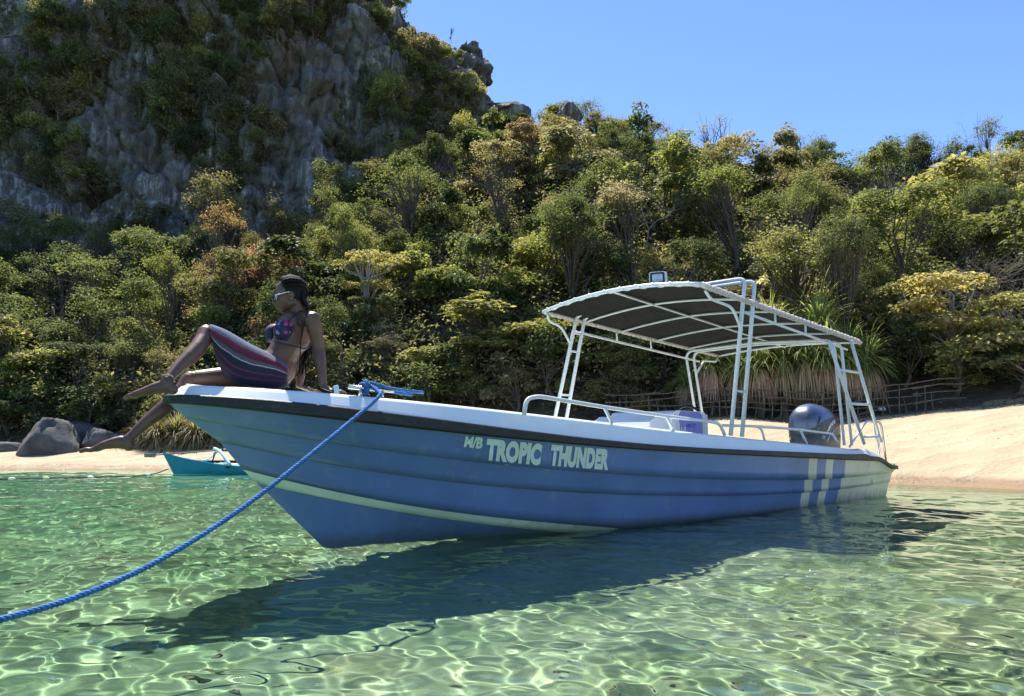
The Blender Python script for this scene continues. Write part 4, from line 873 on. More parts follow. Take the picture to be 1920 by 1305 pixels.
SPEC=[(440,398,80,31,'fine','orange',0),(470,450,80,30.2,'thin','orange',1),(415,470,60,29.6,'thin','orange',0),(520,470,45,30.5,'broad','brown',2),(500,600,55,27,'bush','orange',1),(690,478,78,27,'umbrella','yellow',0),(680,560,52,26.6,'umbrella','olive',0),
(1130,395,85,31,'bare','',0),(1415,390,105,31,'bare','',1),(1350,400,50,34,'bare','',2),(880,440,70,35,'bare','',3),(1250,360,70,37,'bare','',1),(800,585,60,26,'bare','',2),
(950,575,120,24.2,'bigleaf','yellow',0),(850,660,90,23.6,'bigleaf','lime',1),(1010,480,80,29,'bigleaf','yellow',2),(1075,610,85,23.8,'bigleaf','lime',0),
(650,590,60,24.4,'broad','green',1),(1022,192,70,53,'broad','lime',2),(955,225,55,52,'broad','deep',0),(1000,265,55,46,'fine','brown',1),(1110,205,60,53,'fine','olive',0),(1135,225,40,51,'broad','deep',3),
(1190,228,62,52,'fine','olive',2),(1250,265,70,50,'fine','olive',3),(1340,230,75,52,'thin','grey',0),(1430,262,52,51,'thin','grey',1),(1492,262,48,51,'thin','grey',0),(1555,284,42,49,'broad','deep',1),
(1622,280,58,50,'thin','green',1),(1690,275,60,50,'fine','deep',1),(1755,270,75,49,'fine','deep',2),(1788,238,38,50,'bare','',0),(1722,235,34,50.5,'bare','',2),(1848,236,52,46,'fine','olive',0),(1905,240,60,45,'broad','green',2),
(1860,315,135,31,'bigleaf','yellow',1),(1760,410,110,28,'bigleaf','lime',2),(1905,430,100,25,'bigleaf','yellow',0),(1690,540,95,21.6,'layered','yellow',0),(1775,520,130,20.4,'layered','yellow',1),(1900,560,120,19.6,'layered','yellow',0),
(1520,520,100,25.5,'bigleaf','pale',1),(1450,505,70,27,'bigleaf','pale',2),(1640,470,90,27.5,'broad','lime',0),(1600,540,80,25.6,'broad','green',2),
(1108,285,34,44,'column','deep',0),(1085,310,30,43.5,'column','green',1),(1155,466,34,29,'column','green',0),(1600,372,36,38,'column','deep',1),(1665,345,40,41,'column','green',0),(1720,360,40,38,'column','deep',0),(560,500,30,28,'column','olive',1),
(610,335,90,41,'broad','lime',3),(700,390,80,37,'broad','green',4),(740,330,70,42,'broad','green',1),(820,300,60,45,'fine','olive',1),(880,255,60,48,'broad','green',0),(930,300,70,44,'fine','grey',2),(850,380,70,38,'broad','lime',2),(640,440,80,33,'broad','green',0),
(215,425,80,34,'broad','green',2),(100,480,100,31,'broad','green',3),(300,450,75,33,'broad','green',0),(400,362,95,38,'fine','olive',1),(480,390,80,38,'fine','olive',2),(40,520,90,29,'broad','green',1),(180,560,80,28,'broad','green',4),(300,545,75,27.4,'broad','green',1),(360,570,65,26.6,'broad','lime',2),
(60,620,90,26,'bigleaf','lime',0),(150,650,80,25.4,'broad','deep',0),(240,640,80,25.6,'fine','green',3),(30,700,80,24.8,'broad','green',2),(320,660,60,25.2,'fine','olive',0),(390,640,60,25,'broad','green',3),(250,725,60,24.8,'fine','olive',1),
(560,560,50,27,'broad','deep',2),(600,650,50,24.6,'broad','green',0),(740,640,75,25,'fine','grey',0),(780,700,60,24,'fine','grey',3),(1180,560,80,25,'broad','green',1),(1290,600,80,24.4,'broad','green',3),(1260,480,80,28,'fine','olive',3),(1340,540,70,26.5,'fine','olive',2),(1400,590,80,24.2,'fine','pale',1)]
for s_ in SPEC: at_tree(*s_[:6],seed=s_[6],Hmax={'umbrella':8,'broad':7,'fine':7.5,'thin':9,'column':5.5,'bare':5.5,'bigleaf':6,'layered':5,'bush':2.2}[s_[4]] if s_[3]>22 else None,bark='barkpale' if s_[4] in('umbrella','layered') else None)
# leafless trees that stand out of the crowns
for i,(px,yt,Y) in enumerate([(830,470,31),(900,520,28.5),(760,500,29),(1000,430,34),(1190,430,33),(1270,400,36),(1340,440,33),(1460,420,34),(1530,400,36),(1600,430,33),(1090,330,42),(700,330,42),(1380,330,42),(1680,420,34),(240,560,27.5),(330,470,31),(560,430,34),(1290,500,30)]):
    at_tree(px,yt,62,Y,'bare','',i+1,Hmax=5.6)
# the rest of the wood
rng=np.random.default_rng(21); pts=[(f[3],f[4]) for f in FLORA]; tries=0; nfill=0
SOLID={'cliff':lambda X,Y: X<-1 and Y>46.0+(X+8)*.12}
while nfill<222 and tries<30000:
    tries+=1; Y=rng.uniform(21.5,55)**1.0; X=rng.uniform(-.74*Y-2,.74*Y+2)
    if Y<float(vegY(X))+1.0 or (X<-1.2 and Y>43+.12*max(X+30,0)): continue
    if X>9 and Y>51: continue
    if X<-12 and Y>41.5: continue
    sp=1.55+.018*(Y-22)
    if any((X-a)**2+(Y-b)**2<sp*sp for a,b in pts): continue
    u=960+X/Y*FPX; k=rng.choice(['broad','fine','bigleaf','thin','column','bare','bush'],p=[.34,.27,.09,.08,.06,.11,.05])
    if u<560: mt=rng.choice(['green','deep','olive','lime','orange'],p=[.48,.22,.18,.09,.03])
    elif u<950: mt=rng.choice(['green','deep','olive','lime','grey'],p=[.35,.12,.2,.2,.13])
    elif u<1500: mt=rng.choice(['green','deep','olive','grey','lime','brown'],p=[.18,.12,.36,.16,.12,.06])
    else: mt=rng.choice(['green','deep','olive','lime','yellow'],p=[.30,.25,.2,.1,.15])
    Rr=rng.uniform(1.3,2.4)*(1 if k!='column' else .5); Hh=rng.uniform(3.0,5.6)*(.9 if Y<27 else 1)
    if Y>47: Hh=min(Hh,3.4)
    if k=='bush': Rr*=.8; Hh=rng.uniform(1.2,2.4)
    plant(k,X,Y,Rr,Hh,mt,int(rng.integers(0,50)),tiltx=rng.normal(0,.07),tilty=rng.normal(0,.07)); pts.append((X,Y)); nfill+=1
rng=np.random.default_rng(91); nb=0; bp_=[]
while nb<195:
    X=rng.uniform(-18,17); Y=float(vegY(X))+.5+rng.random()**1.7*15
    if abs(X)>.74*Y: continue
    if any((X-a)**2+(Y-b)**2<.5 for a,b in bp_): continue
    bp_.append((X,Y)); u=960+X/Y*FPX; mt=rng.choice(['green','deep','olive','lime','yellow','grey'],p=[.3,.2,.2,.12,.1,.08]); Rr=rng.uniform(.5,1.35)
    if 1280<u<1660 and Y<22.6: continue
    plant('bush',X,Y,Rr,Rr*rng.uniform(1.2,2.0),mt,int(rng.integers(0,40))); nb+=1
# ------------------------------------------------------------------ limestone cliff
CP=np.array([(-75,20),(-60,30),(-45,38),(-32,42),(-22,44.5),(-14,46.5),(-8,48.5),(-4,49.6),(-2.0,50.3),(-1.2,52.0),(-1.2,54.5),(-4,59),(-10,62),(-30,70)],float)
cs_=np.concatenate([[0],np.cumsum(np.hypot(*np.diff(CP,axis=0).T))]); 
wv_=np.unique(np.concatenate([np.linspace(0,cs_[3],60),np.linspace(cs_[3],cs_[11],330),np.linspace(cs_[11],cs_[-1],30)]))
def cxy(w):
    x=np.interp(w,cs_,CP[:,0]); y=np.interp(w,cs_,CP[:,1]); return x,y
WT=[cs_[0],cs_[3],cs_[6]-2.6,cs_[6]-.9,cs_[6]-.1,cs_[6]+.6,cs_[7],cs_[8]-.4,cs_[8]+.5,cs_[9]+.5,cs_[10],cs_[12],cs_[-1]]; HT=[37,36.5,36.2,37.0,34.2,31.6,32.0,32.2,31.2,29.0,28,28,29]
NV,NTOP=230,26; Z0=2.0
PV=np.zeros((NV+NTOP,len(wv_),3))
for j,w in enumerate(wv_):
    x,y=cxy(w); xa,ya=cxy(max(w-.6,0)); xb,yb=cxy(min(w+.6,cs_[-1])); tx,ty=xb-xa,yb-ya; l=math.hypot(tx,ty) or 1; nx1,ny1=ty/l,-tx/l
    Ht=float(np.interp(w,WT,HT))+1.3*mnoise.noise(Vector((w*.55,3,0)))+.7*mnoise.noise(Vector((w*1.9,7,0)))+(.35*abs(mnoise.noise(Vector((w*5,1,0)))))
    for i in range(NV+NTOP):
        if i<NV: f=i/(NV-1); z=Z0+(Ht-Z0)*f; bk=.26*(z-14); back=2.5*max(0,f-.93)**1.5*8
        else: g=(i-NV+1)/NTOP; z=Ht+ (1.6*g)*(1 if w<cs_[6] else -.2)+.8*mnoise.noise(Vector((x*.3+g*4,y*.3,9))); bk=.26*(Ht-14); back=.4+9*g**1.4
        p=Vector((x*.24,y*.24,z*.19)); d=(2.0 if w<cs_[6] else 1.1)*mnoise.fractal(p,1.0,2.1,3)
        vd,vp=mnoise.voronoi(Vector((x*.42+.25*z,y*.42,z*.36+.5*mnoise.noise(Vector((w*.5,z*.3,6)))))); d+=1.5*mnoise.noise(vp[0]*3.7)-.55*max(0,1-(vd[1]-vd[0])*5)
        vd,vp=mnoise.voronoi(Vector((x*1.25-.3*z,y*1.25,z*1.0))); d+=.42*mnoise.noise(vp[0]*5.1)-.16*max(0,1-(vd[1]-vd[0])*4)
        g2=mnoise.noise(Vector((w*.95,.3,z*.10))); d+=-.5*(1-abs(g2)*5 if abs(g2)<.2 else 0)+1.1*mnoise.noise(Vector((w*.35,z*.35,2.2)))         # vertical clefts
        g3=mnoise.noise(Vector((w*1.7,4.3,z*.45))); d+=.22*(1-abs(g3)*2)
        d+=.22*math.sin(z*1.1+2.2*mnoise.noise(Vector((w*.25,z*.1,5))))+.10*mnoise.noise(Vector((w*6,z*3,2)))
        PV[i,j]=(x+nx1*(d-back),y+ny1*(d-back)+bk,z+.10*mnoise.noise(Vector((w*2,z*2,8))))
m_=len(wv_); ii=np.arange((NV+NTOP-1)*(m_-1)); a2=(ii//(m_-1))*m_+ii%(m_-1); CFc=np.stack([a2,a2+1,a2+m_+1,a2+m_],-1)
t=NT('limestone'); o_=t.obj(); mp=t.N('ShaderNodeMapping'); mp.inputs['Scale'].default_value=(1.5,1.5,.09); t.L(o_,mp.inputs[0])
st=t.noise(1.6,7,.62,mp.outputs[0]); st2=t.noise(4.5,5,.6,mp.outputs[0]); n1=t.noise(.22,6,.6,o_); n2=t.noise(1.3,8,.7,o_)
c=t.ramp(n2.outputs[0],[(.28,(.062,.058,.053)),(.5,(.135,.126,.116)),(.72,(.23,.215,.195))]).outputs[0]
c=t.mix(t.maprange(n1.outputs[0],.5,.66,0,.55),c,(.15,.11,.075))
n5=t.noise(.16,3,.5,o_); c0=c; sm=t.N('ShaderNodeMath',operation='MULTIPLY'); t.L(t.maprange(st.outputs[0],.50,.60,0,1),sm.inputs[0]); t.L(t.maprange(st2.outputs[0],.38,.52,0,1),sm.inputs[1])
sm2=t.N('ShaderNodeMath',operation='MULTIPLY'); t.L(sm.outputs[0],sm2.inputs[0]); t.L(t.maprange(n5.outputs[0],.45,.58,.08,.9),sm2.inputs[1]); c=t.mix(sm2.outputs[0],c,(.42,.41,.39))
c=t.mix(t.maprange(st.outputs[0],.46,.36,0,.55),c,(.022,.020,.020))
t.L(c,t.b.inputs['Base Color']); t.b.inputs['Roughness'].default_value=.9; b1=t.bump(n2.outputs[0],.7,.25); b2=t.N('ShaderNodeBump'); b2.inputs['Strength'].default_value=.45; b2.inputs['Distance'].default_value=.15; t.L(st2.outputs[0],b2.inputs['Height']); t.L(b2.outputs[0],b1.inputs['Normal']); M['rock']=t.m
tag(link('cliff',np_mesh('cliff',PV,CFc),M['rock']),kind='structure')
# plants rooted in the cliff
rng=np.random.default_rng(31); nC=0; cpts=[]; tries=0
w_lo,w_hi=cs_[2]+6,cs_[9]+.4
def veg_field(w,z,px=None): return mnoise.noise(Vector((w*.17,z*.20,1.5)))+.55*mnoise.noise(Vector((w*.5,z*.55,4.5)))
while nC<285 and tries<16000:
    tries+=1; w=rng.uniform(w_lo,w_hi); i=int(rng.integers(70,NV-2)); j=int(np.searchsorted(wv_,w)); p=PV[i,j]; f=i/NV
    lim=.22-.85*max(0,f-.36) if w>cs_[4]-2 else .18-.5*max(0,f-.45)
    if w>cs_[6]: lim-=.12
    if w>cs_[8]-2.6: lim+=.30
    if veg_field(w,p[2])<lim: continue
    if any(abs(p[0]-a)<.62 and abs(p[2]-b)<.55 for a,b in cpts): continue
    cpts.append((p[0],p[2])); Rr=rng.uniform(.6,1.5)
    mt=rng.choice(['olive','green','lime','grey','yellow'],p=[.30,.20,.26,.12,.12])
    plant('bush',p[0],p[1]-.25,Rr,Rr*rng.uniform(1.3,2.2),mt,int(rng.integers(0,40)),z=p[2]-.3,tiltx=R(-10)+.5*R(rng.uniform(0,60)),grp='shrubs rooted in the limestone cliff',name='shrub'); nC+=1
# along the rim and shoulder of the cliff
for k,(px,py,Rp) in enumerate([(752,70,16),(775,85,20),(800,92,24),(822,100,22),(845,85,9),(858,108,12),(925,232,12),(742,30,14),(765,110,22),(735,80,20),(790,120,26),(700,95,22),(880,170,18),(838,150,24)]):
    w=cs_[6]; Yk=53.3; p=at(px,py,Yk); plant('bush',p.x,Yk+(0.8 if py<100 else -.6),Rp/FPX*Yk*1.25,Rp/FPX*Yk*2.0,('lime','olive','green')[k%3],k,z=p.z-Rp/FPX*Yk*1.7,grp='shrubs rooted in the limestone cliff',name='shrub')
p=at(846,60,54); plant('thin',p.x,54,.28,1.3,'deep',1,z=p.z-.9,grp='shrubs rooted in the limestone cliff',name='shrub')
# creepers: leaves hugging the rock
sel=[];N_=[]
for q in range(170000):
    w=rng.uniform(w_lo,w_hi); i=int(rng.integers(25,NV+NTOP-2)); j=min(int(np.searchsorted(wv_,w)),m_-2); p=PV[i,j]; f=i/NV
    lim=.26-.85*max(0,f-.40); lim+= (.28 if w>cs_[8]-2.6 else -.10) if w>cs_[6] else 0
    if veg_field(w,p[2])+rng.normal(0,.10)<lim: continue
    t1=PV[i,j+1]-PV[i,j]; t2=PV[min(i+1,NV+NTOP-1),j]-PV[i,j]; nn=np.cross(t1,t2); nn/=np.linalg.norm(nn)+1e-9
    sel.append(p+nn*rng.uniform(.03,.38)+rng.normal(0,.12,3)); N_.append(nn*.6+np.array([0,-.1,.6])+rng.normal(0,.4,3))
    if len(sel)>=70000: break
sel=np.array(sel); N_=np.array(N_); ivy=link('creepers',leaf_mesh('creepers',sel,N_,rng.uniform(.09,.24,len(sel)),rng),LM['olive']); tag(ivy,'creepers and small plants clinging to the limestone cliff','creeper',kind='stuff')
# undergrowth on the slope
n=210000; Yq=rng.uniform(21,55,n); Xq=rng.uniform(-1,1,n)*(.75*Yq+2); ok=Yq>vegY(Xq)+.3; Xq,Yq=Xq[ok],Yq[ok]; Zq=landZ(Xq,Yq)+rng.random(len(Xq))**1.3*2.3
ug=link('undergrowth',leaf_mesh('undergrowth',np.stack([Xq,Yq,Zq],-1),rng.normal(size=(len(Xq),3))*.5+[0,-.1,.8],rng.uniform(.08,.22,len(Xq)),rng),LM['olive']); tag(ug,'leafy undergrowth between the trunks on the slope','undergrowth',kind='stuff')
# ------------------------------------------------------------------ outrigger boat near the shore
M['teal']=paint('teal_boat_paint',(.008,.21,.32),.45,.12,scale=3,dirt=((.03,.2,.28),.4)); M['palepaint']=paint('pale_blue_paint',(.42,.66,.72),.5,.08,scale=6); M['stick']=barkmat('weathered_sticks',(.07,.05,.035),(.20,.155,.11)); M['bamboo']=barkmat('dry_bamboo',(.16,.12,.08),(.38,.31,.22)); M['darkwood']=barkmat('dark_painted_wood',(.02,.018,.016),(.06,.05,.045))
YB=16.4; bo=at(330,889,YB)
bk=empty('outrigger_boat',(bo.x,YB,0),R(6),'small teal outrigger boat with pale gunwale moored off the left beach','boat')
Lb=5.6; mb=MB(); rows=[]
def bsheer(f): return .50-.98*f*(1-f)-.12*math.sin(math.pi*min(f*1.6,1))*.9 if f<.5 else .50-.98*f*(1-f)-.10
def bx_(f): return -.32+f*(Lb+.55)
for i in range(33):
    f=i/32; zt=bsheer(f)*1.0; zt=.36*(1-f)**6+.125 if f<.55 else .125+.36*.45**6+.30*((f-.55)/.45)**2.2
    w=.30*math.sin(math.pi*min(1,max(0,f)))**.55*(1 if 0<f<1 else 0); xk=max(0,min(Lb,bx_(f))) if True else 0
    xt=-.32+f*(Lb+.64); xb=max(.0,min(Lb,xt)); zb=-.14
    xb=.03+f*(Lb-.06)
    rows.append([Vector((xt*(1-g)+xb*g,-w*(1-g**2.2*.8)*1.0,zt*(1-g)+zb*g)) for g in (0,.35,.7,.86,1)]+[Vector((xt*(1-g)+xb*g,w*(1-g**2.2*.8),zt*(1-g)+zb*g)) for g in (1,.86,.7,.35,0)])
mb.grid(rows,mf=lambda i,j:1 if j in (3,5) else 0); mb.build('hull',[M['teal'],M['palepaint']],bk)
mb=MB(); mb.grid([[r[0]-Vector((0,0,.03)) for r in rows[1:-1]],[r[-1]-Vector((0,0,.03)) for r in rows[1:-1]]],flip=True); mb.build('deck',M['palepaint'],bk)
for sd,k in ((-1,0),(1,-1)):
    for a,c in ((6,11),(12,17),(18,26)): mb=MB(); mb.tube([rows[i][k]+Vector((0,sd*.012,.012)) for i in range(a,c)],.018,6); mb.build('gunwale',M['palepaint'],bk)
mb=MB(); mb.box(rows[0][0]+Vector((-.01,0,.03)),(.05,.04,.10),bev=.01); mb.build('prow_post',M['darkwood'],bk)
for x in (.62,2.9): 
    mb=MB(); mb.tube(catmull([(x,1.6,.20),(x+.04,.9,.52),(x+.05,.0,.34),(x+.04,-.45,.30)],8),.025,6); mb.tube(catmull([(x+.6,-.32,.21),(x+.3,0,.48),(x+.05,.4,.56),(x,1.0,.50)],8),[.035]*25,6); mb.build('outrigger_arm',M['palepaint'] if x<1 else M['darkwood'],bk)
mb=MB(); mb.tube([(-.1,1.6,.24),(.6,1.6,.235),(4.8,1.6,.235)],.035,7); mb.build('outrigger_float',M['darkwood'],bk)
mb=MB(); mb.tube(catmull([(.30,1.6,.24),(.45,1.3,.44),(.7,1.0,.555)],6),.018,6); mb.build('outrigger_arm',M['darkwood'],bk)
mb=MB(); mb.tube([(-.9,1.2,.40),(.4,1.1,.50),(2.4,.7,.64)],.016,6); mb.box((-1.0,1.2,.395),(.26,.02,.09),bev=.008); mb.build('paddle',M['bamboo'],bk)
mb=MB(); mb.tube([(.5,1.1,.50),(3.4,1.05,.47)],.014,6); mb.build('lashed_pole',M['darkwood'],bk)
for x in (1.15,1.55,2.02): mb=MB(); mb.box((x,-.23,.16),(.09,.07,.05),bev=.012); mb.build('lashing',M['darkwood'],bk)
# rope with floats
pts=[bk.matrix_world@Vector((0,0,0))]; 
p0=Vector((bo.x-.15,YB-.05,.12)); fl=[(299,878,16.0),(285,886,15.7),(180,895,14.6),(98,896,14.3),(35,898,14.0),(-60,900,13.8)]
W_=[p0]+[Vector(((px-960)/FPX*Y,Y,.02)) for px,py,Y in fl[1:]]
mb=MB(); mb.tube(catmull(W_,8),.012,5); fr_=mb.build('float_line',M['darkwood']); tag(fr_,'thin dark float line running left from the teal boat','rope')
for (px,py,Y),cl_,lb in zip([(287,0,15.7),(180,0,14.6),(98,0,14.3),(35,0,14.0)],('w','w','y','w'),('pale float nearest the teal boat on the float line','white float in the middle of the float line','yellowish float between the two white floats on the line','white float farthest left on the float line')):
    mb=MB(); ell(mb,(0,0,0),(.075 if px<250 else .045,.035,.025)); o=mb.build('float',paint('float_'+cl_,(.75,.73,.62) if cl_=='w' else (.7,.66,.35),.6)); o.location=((px-960)/FPX*Y,Y,.025); tag(o,lb,'float','floats on the line by the beach')
# ------------------------------------------------------------------ boulders
def boulder(px,py,Y,r,label,seed,squash=.8,name='boulder',mat='rock2',ylift=0,z=None,pk=.0):
    mb=MB(); n=34; m_=22; rows=[]; x=(px-960)/FPX*Y
    for i in range(m_+1):
        th_=math.pi*i/m_; row=[]
        for k in range(n):
            a=2*math.pi*k/n; d=Vector((math.sin(th_)*math.cos(a),math.sin(th_)*math.sin(a),math.cos(th_))); q=1+.35*mnoise.noise(d*1.3+Vector((seed,0,0)))+.16*mnoise.noise(d*3.1+Vector((0,seed,0)))
            for ax in (Vector((.8,-.5,.35)),Vector((-.6,-.7,.4)),Vector((.1,.2,.97)),Vector((-.9,.1,.1)),Vector((.3,-.9,-.1))):
                dd=d.dot((ax+Vector((seed*.07%1-.5,seed*.13%1-.5,0))*.5).normalized()); 
                if dd>0: q=min(q,.80/max(dd,.3))
            q+=.03*mnoise.noise(d*9); tp_=1-pk*max(0,d.z)**1.3; row.append((d.x*r*q*tp_,d.y*r*q*tp_,d.z*r*q*squash))
        rows.append(row)
    mb.grid(rows,closed=True,flip=True); o=mb.build(name,M[mat]); o.location=(x,Y,h(x,Y)+r*squash*.25+ylift if z is None else z); tag(o,label,'boulder','boulders at the back of the beach'); return o
t=NT('grey_boulder'); o_=t.obj(); n2=t.noise(1.6,8,.65,o_); t.L(t.ramp(n2.outputs[0],[(.3,(.05,.048,.046)),(.55,(.11,.108,.105)),(.75,(.19,.185,.18))]).outputs[0],t.b.inputs['Base Color']); t.b.inputs['Roughness'].default_value=.9; t.bump(n2.outputs[0],.7,.08); M['rock2']=t.m
boulder(102,832,22.3,.86,'large pointed grey boulder on the sand at the far left',3,1.05,pk=.45)
boulder(16,848,22.6,.45,'low dark boulder at the left edge of the beach',8,.55)
boulder(195,815,23.2,.60,'rounded grey boulder behind the hanging foot',12,.8)
boulder(228,822,23.4,.50,'grey boulder wedged beside the rounded one under the trees',17,.7)
boulder(268,838,22.7,.34,'small pale boulder at the foot of the grass clump',21,.7)
boulder(160,800,24.0,.7,'dark boulder in the shade behind the large pointed one',26,.8)
o=boulder(1072,215,52.5,1.05,'dark rounded rock standing on the skyline of the wooded ridge',30,1.0,mat='rock'); o.location.z=at(1072,212,52.5).z-.2; o['group']='rocks on the ridge'
# ------------------------------------------------------------------ screw pines with hanging skirts
def blades(name,n,L0,base_z,rng,droop,w,mat,parent,up=(.2,1.2),rad=.05,seg=6,spread=1.0):
    V_=[];F_=[]; 
    for i in range(n):
        a=rng.uniform(0,6.28); el=rng.uniform(*up); d=np.array([math.cos(a)*math.cos(el),math.sin(a)*math.cos(el),math.sin(el)]); s=np.array([-math.sin(a),math.cos(a),0]); p=np.array([math.cos(a)*rad,math.sin(a)*rad,base_z+rng.uniform(-.15,.15)]); Lq=L0*rng.uniform(.6,1.15); b0_=len(V_)
        for k in range(seg+1):
            f=k/seg; ww=w*(1-f**1.6)*.5+.002; V_+=[p-s*ww,p+s*ww]; d=d+np.array([0,0,-droop*(.5+f)/seg*2]); d/=np.linalg.norm(d); p=p+d*Lq/seg
        for k in range(seg): F_.append((b0_+2*k,b0_+2*k+1,b0_+2*k+3,b0_+2*k+2))
    me=np_mesh(name,V_,F_,True); at_=me.attributes.new('rnd','FLOAT','FACE'); at_.data.foreach_set('value',np.repeat(rng.random(n),seg).astype(np.float32)); me.materials.append(LM[mat] if mat in LM else M[mat]); return me
rng=np.random.default_rng(77)
LM['straw']=leafmat('dry_straw_skirt',(.24,.165,.09),(.50,.37,.22),trans=.2); LM['blade']=leafmat('green_blades',(.10,.15,.035),(.32,.38,.12))
PAN=[]
for s_ in range(3):
    g=blades('crown',300,1.15,1.38,rng,.85,.055,'blade',None,(.1,1.45)); k=blades('skirt',260,.95,1.22,rng,2.2,.04,'straw',None,(-.5,.5),.10)
    mb=MB(); mb.tube([(0,0,-.3),(.05,0,.8),(0,0,1.8)],[.10,.08,.07],8); me=bpy.data.meshes.new('trunk'); me.from_pydata([tuple(p) for p in mb.v],[],mb.f); me.materials.append(M['bark']); PAN.append((g,k,me))
for i,(px,Y,sc) in enumerate([(1285,21.6,.62),(1335,21.9,.95),(1385,21.5,.85),(1425,21.8,1.0),(1470,21.4,1.08),(1512,21.7,1.12),(1552,21.3,1.10),(1592,21.5,1.0),(1630,21.7,.9),(1450,22.6,1.3),(1540,22.6,1.35),(1365,22.6,1.15)]):
    x=(px-960)/FPX*Y; Y=float(vegY(x))+(.35 if Y<22 else 1.2); x=(px-960)/FPX*Y; r=empty('screw_pine',(x,Y,h(x,Y)),i*1.3); r.scale=(sc*.95,sc*.95,sc*1.08); g,k,me=PAN[i%3]; link('crown',g,None,r); link('skirt',k,None,r); link('trunk',me,None,r)
    FLORA.append([r,'pandanus','',x,Y,None,None])
# grass tussocks at the beach head, left
for i,(px,Y,sc) in enumerate([(300,22.4,.75),(335,22.5,.85),(370,22.3,.8),(405,22.5,.75),(270,22.7,.6),(445,22.6,.7),(1300,21.0,.45),(1200,21.6,.6)]):
    x=(px-960)/FPX*Y; r=empty('grass_tussock',(x,Y,h(x,Y)-.95*sc),i*1.3); r.scale=(sc,sc,sc); g,k,me=PAN[i%3]; a_=link('blades',g,None,r); a_.material_slots[0].link='OBJECT'; a_.material_slots[0].material=LM['olive']; link('dry_blades',k,None,r)
    FLORA.append([r,'tussock','',x,Y,None,None])
# ------------------------------------------------------------------ stick fence behind the beach
fe=empty('stick_fence',((1400-960)/FPX*20.9,20.9,h((1400-960)/FPX*20.9,20.9)),0,'rough fence of bamboo rails and stakes behind the beach under the screw pines','fence')
rnd=random.Random(5); F0=fe.location.copy()
def fp(px,Y,z):
    x=(px-960)/FPX*Y; Y=float(vegY(x))-.35+(Y-20.85); x=(px-960)/FPX*Y; return Vector((x,Y,h(x,Y)+z))-F0
posts=list(range(1140,1760,16))
for i,px in enumerate(posts):
    Y=20.85+.12*math.sin(i*.9); hh=rnd.uniform(.45,1.0) if px<1620 else rnd.uniform(.5,.9); mb=MB(); lean=rnd.uniform(-.12,.12); a=fp(px,Y,-.1); mb.tube([a,a+Vector((lean*.5,rnd.uniform(-.05,.05),hh*.5)),a+Vector((lean,rnd.uniform(-.1,.1),hh))],[.022,.018,.012],5); mb.build('stake',M['stick'],fe)
for z in (.28,.46,.64,.80):
    for a in range(1140,1720,72):
        e=a+rnd.randint(70,110); mb=MB(); mb.tube([fp(a-5,20.78,z+rnd.uniform(-.05,.05)),fp((a+e)/2,20.76,z+rnd.uniform(-.03,.05)),fp(e,20.78,z+rnd.uniform(-.05,.05))],[.016,.015,.013],5); mb.build('rail',M['stick'],fe)
# bamboo poles with white caps lying on the sand
for (a,b_,lb) in [((1560,790,19.5),(1651,767,19.9),'bamboo pole with a white capped end leaning from the sand behind the stern'),((1600,792,19.3),(1690,781,19.6),'lower bamboo pole with a white capped end lying on the sand')]:
    A_=at(*a); B_=at(*b_); mb=MB(); mb.tube([Vector((0,0,0)),B_-A_],.022,7); o=mb.build('bamboo_pole',M['bamboo']); o.location=A_; tag(o,lb,'pole','capped bamboo poles'); mb=MB(); d=(B_-A_).normalized(); mb.tube([B_-A_-d*.05,B_-A_+d*.10,B_-A_+d*.13-Vector((0,0,.06))],.05,8); mb.build('cap',M['whiteplastic'],o)
# leaf litter and twigs at the head of the beach, and scattered on the sand
n=16000; px_=rng.uniform(-60,2050,n); Yq=rng.uniform(16,24,n); Xq=(px_-960)/FPX*Yq; e=Yq-vegY(Xq); ok=(e>-1.6)&(e<1.2)&(rng.random(n)<np.clip((e+1.7)/1.6,0,1)**1.5); Xq,Yq=Xq[ok],Yq[ok]
ml=leaf_mesh('leaf_litter',np.stack([Xq,Yq,landZ(Xq,Yq)+.012],-1),rng.normal(size=(len(Xq),3))*.35+[0,0,1],rng.uniform(.05,.16,len(Xq)),rng); tag(link('leaf_litter',ml,LM['brown']),'dry brown leaf litter along the head of the beach','leaf litter',kind='stuff')
n=2600; Yq=rng.uniform(11,22,n); Xq=rng.uniform(-15,14,n); d_=shoreD(Xq,Yq); ok=(d_>.9)&(d_<8)&((mod1:=np.sin(Xq*1.3+Yq)*.5+.5)>rng.random(n)*1.2); Xq,Yq=Xq[ok],Yq[ok]
ml=leaf_mesh('beach_debris',np.stack([Xq,Yq,landZ(Xq,Yq)+.006],-1),rng.normal(size=(len(Xq),3))*.3+[0,0,1],rng.uniform(.02,.085,len(Xq)),rng); tag(link('beach_debris',ml,LM['brown']),'scattered dry leaves and twigs on the sand','beach debris',kind='stuff')
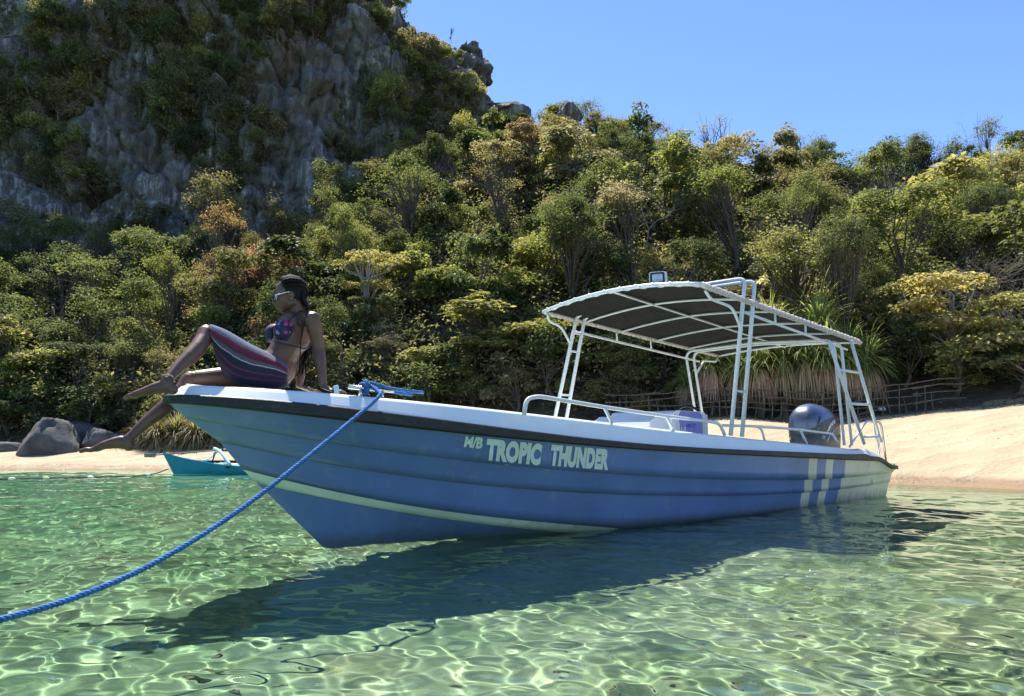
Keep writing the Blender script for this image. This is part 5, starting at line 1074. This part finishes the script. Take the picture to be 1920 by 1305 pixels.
# ------------------------------------------------------------------ labels of the plants
def zone(X,Y,kind):
    u=960+X/Y*FPX
    c=('at the far left' if u<170 else 'left of the seated woman' if u<370 else 'behind the seated woman' if u<600 else 'above the rope cleat' if u<800 else 'between the woman and the canopy' if u<1010 else 'behind the canopy front' if u<1220 else 'behind the canopy middle' if u<1430 else 'behind the outboard motor' if u<1640 else 'right of the stern' if u<1800 else 'at the far right')
    r=('at the beach head' if Y<25.5 else 'low on the slope' if Y<32 else 'on the middle slope' if Y<41 else 'high on the slope' if Y<48.5 else 'on the ridge line')
    return r+' '+c,u
byl={}
for f in FLORA:
    r,kind,mt,X,Y,lab,grp=f
    if grp:
        u=960+X/Y*FPX; zz=r.location.z; base=f"{COLNAME.get(mt,'green')} shrub "+('on the lower cliff' if zz<19 else 'halfway up the cliff' if zz<24 else 'high on the cliff' if zz<28 else 'along the cliff top')+(' near its left end' if u<300 else ' left of its middle' if u<500 else ' right of its middle' if u<700 else ' shoulder on the right')
        g=grp; cat='shrub' if kind!='thin' else 'sapling'
    else:
        zt,u=zone(X,Y,kind)
        if kind=='pandanus': base='green screw pine with a straw skirt '+zt; g='screw pines behind the beach'; cat='screw pine'
        elif kind=='tussock': base='arching grass tussock '+zt; g='grass tussocks at the beach head'; cat='grass tussock'
        elif kind=='bare': base=SHAPE[kind]+' '+zt; g='leafless trees on the slope'; cat='tree'
        else: base=COLNAME[mt]+' '+SHAPE[kind]+' '+zt; g={'bush':'bushes on the slope','column':'vine draped columns on the slope'}.get(kind,'trees on the wooded slope'); cat='bush' if kind=='bush' else 'tree'
    byl.setdefault(base,[]).append((u,r,g,cat))
ORD=['first','second','third','fourth','fifth','sixth','seventh','eighth','ninth','tenth','eleventh','twelfth','thirteenth','fourteenth','fifteenth','sixteenth','seventeenth','eighteenth','nineteenth','twentieth','twenty-first','twenty-second','twenty-third','twenty-fourth']
for base,l in byl.items():
    l.sort(key=lambda q:q[0])
    for i,(u,r,g,cat) in enumerate(l):
        lb=base
        if len(l)==2: lb=('left ' if i==0 else 'right ')+base
        elif len(l)>2: lb=ORD[min(i,23)]+' from left, '+base
        w=lb.split(' ')
        if len(w)>16: lb=' '.join(x for x in w if x not in('the','with'))
        tag(r,lb,cat,g)
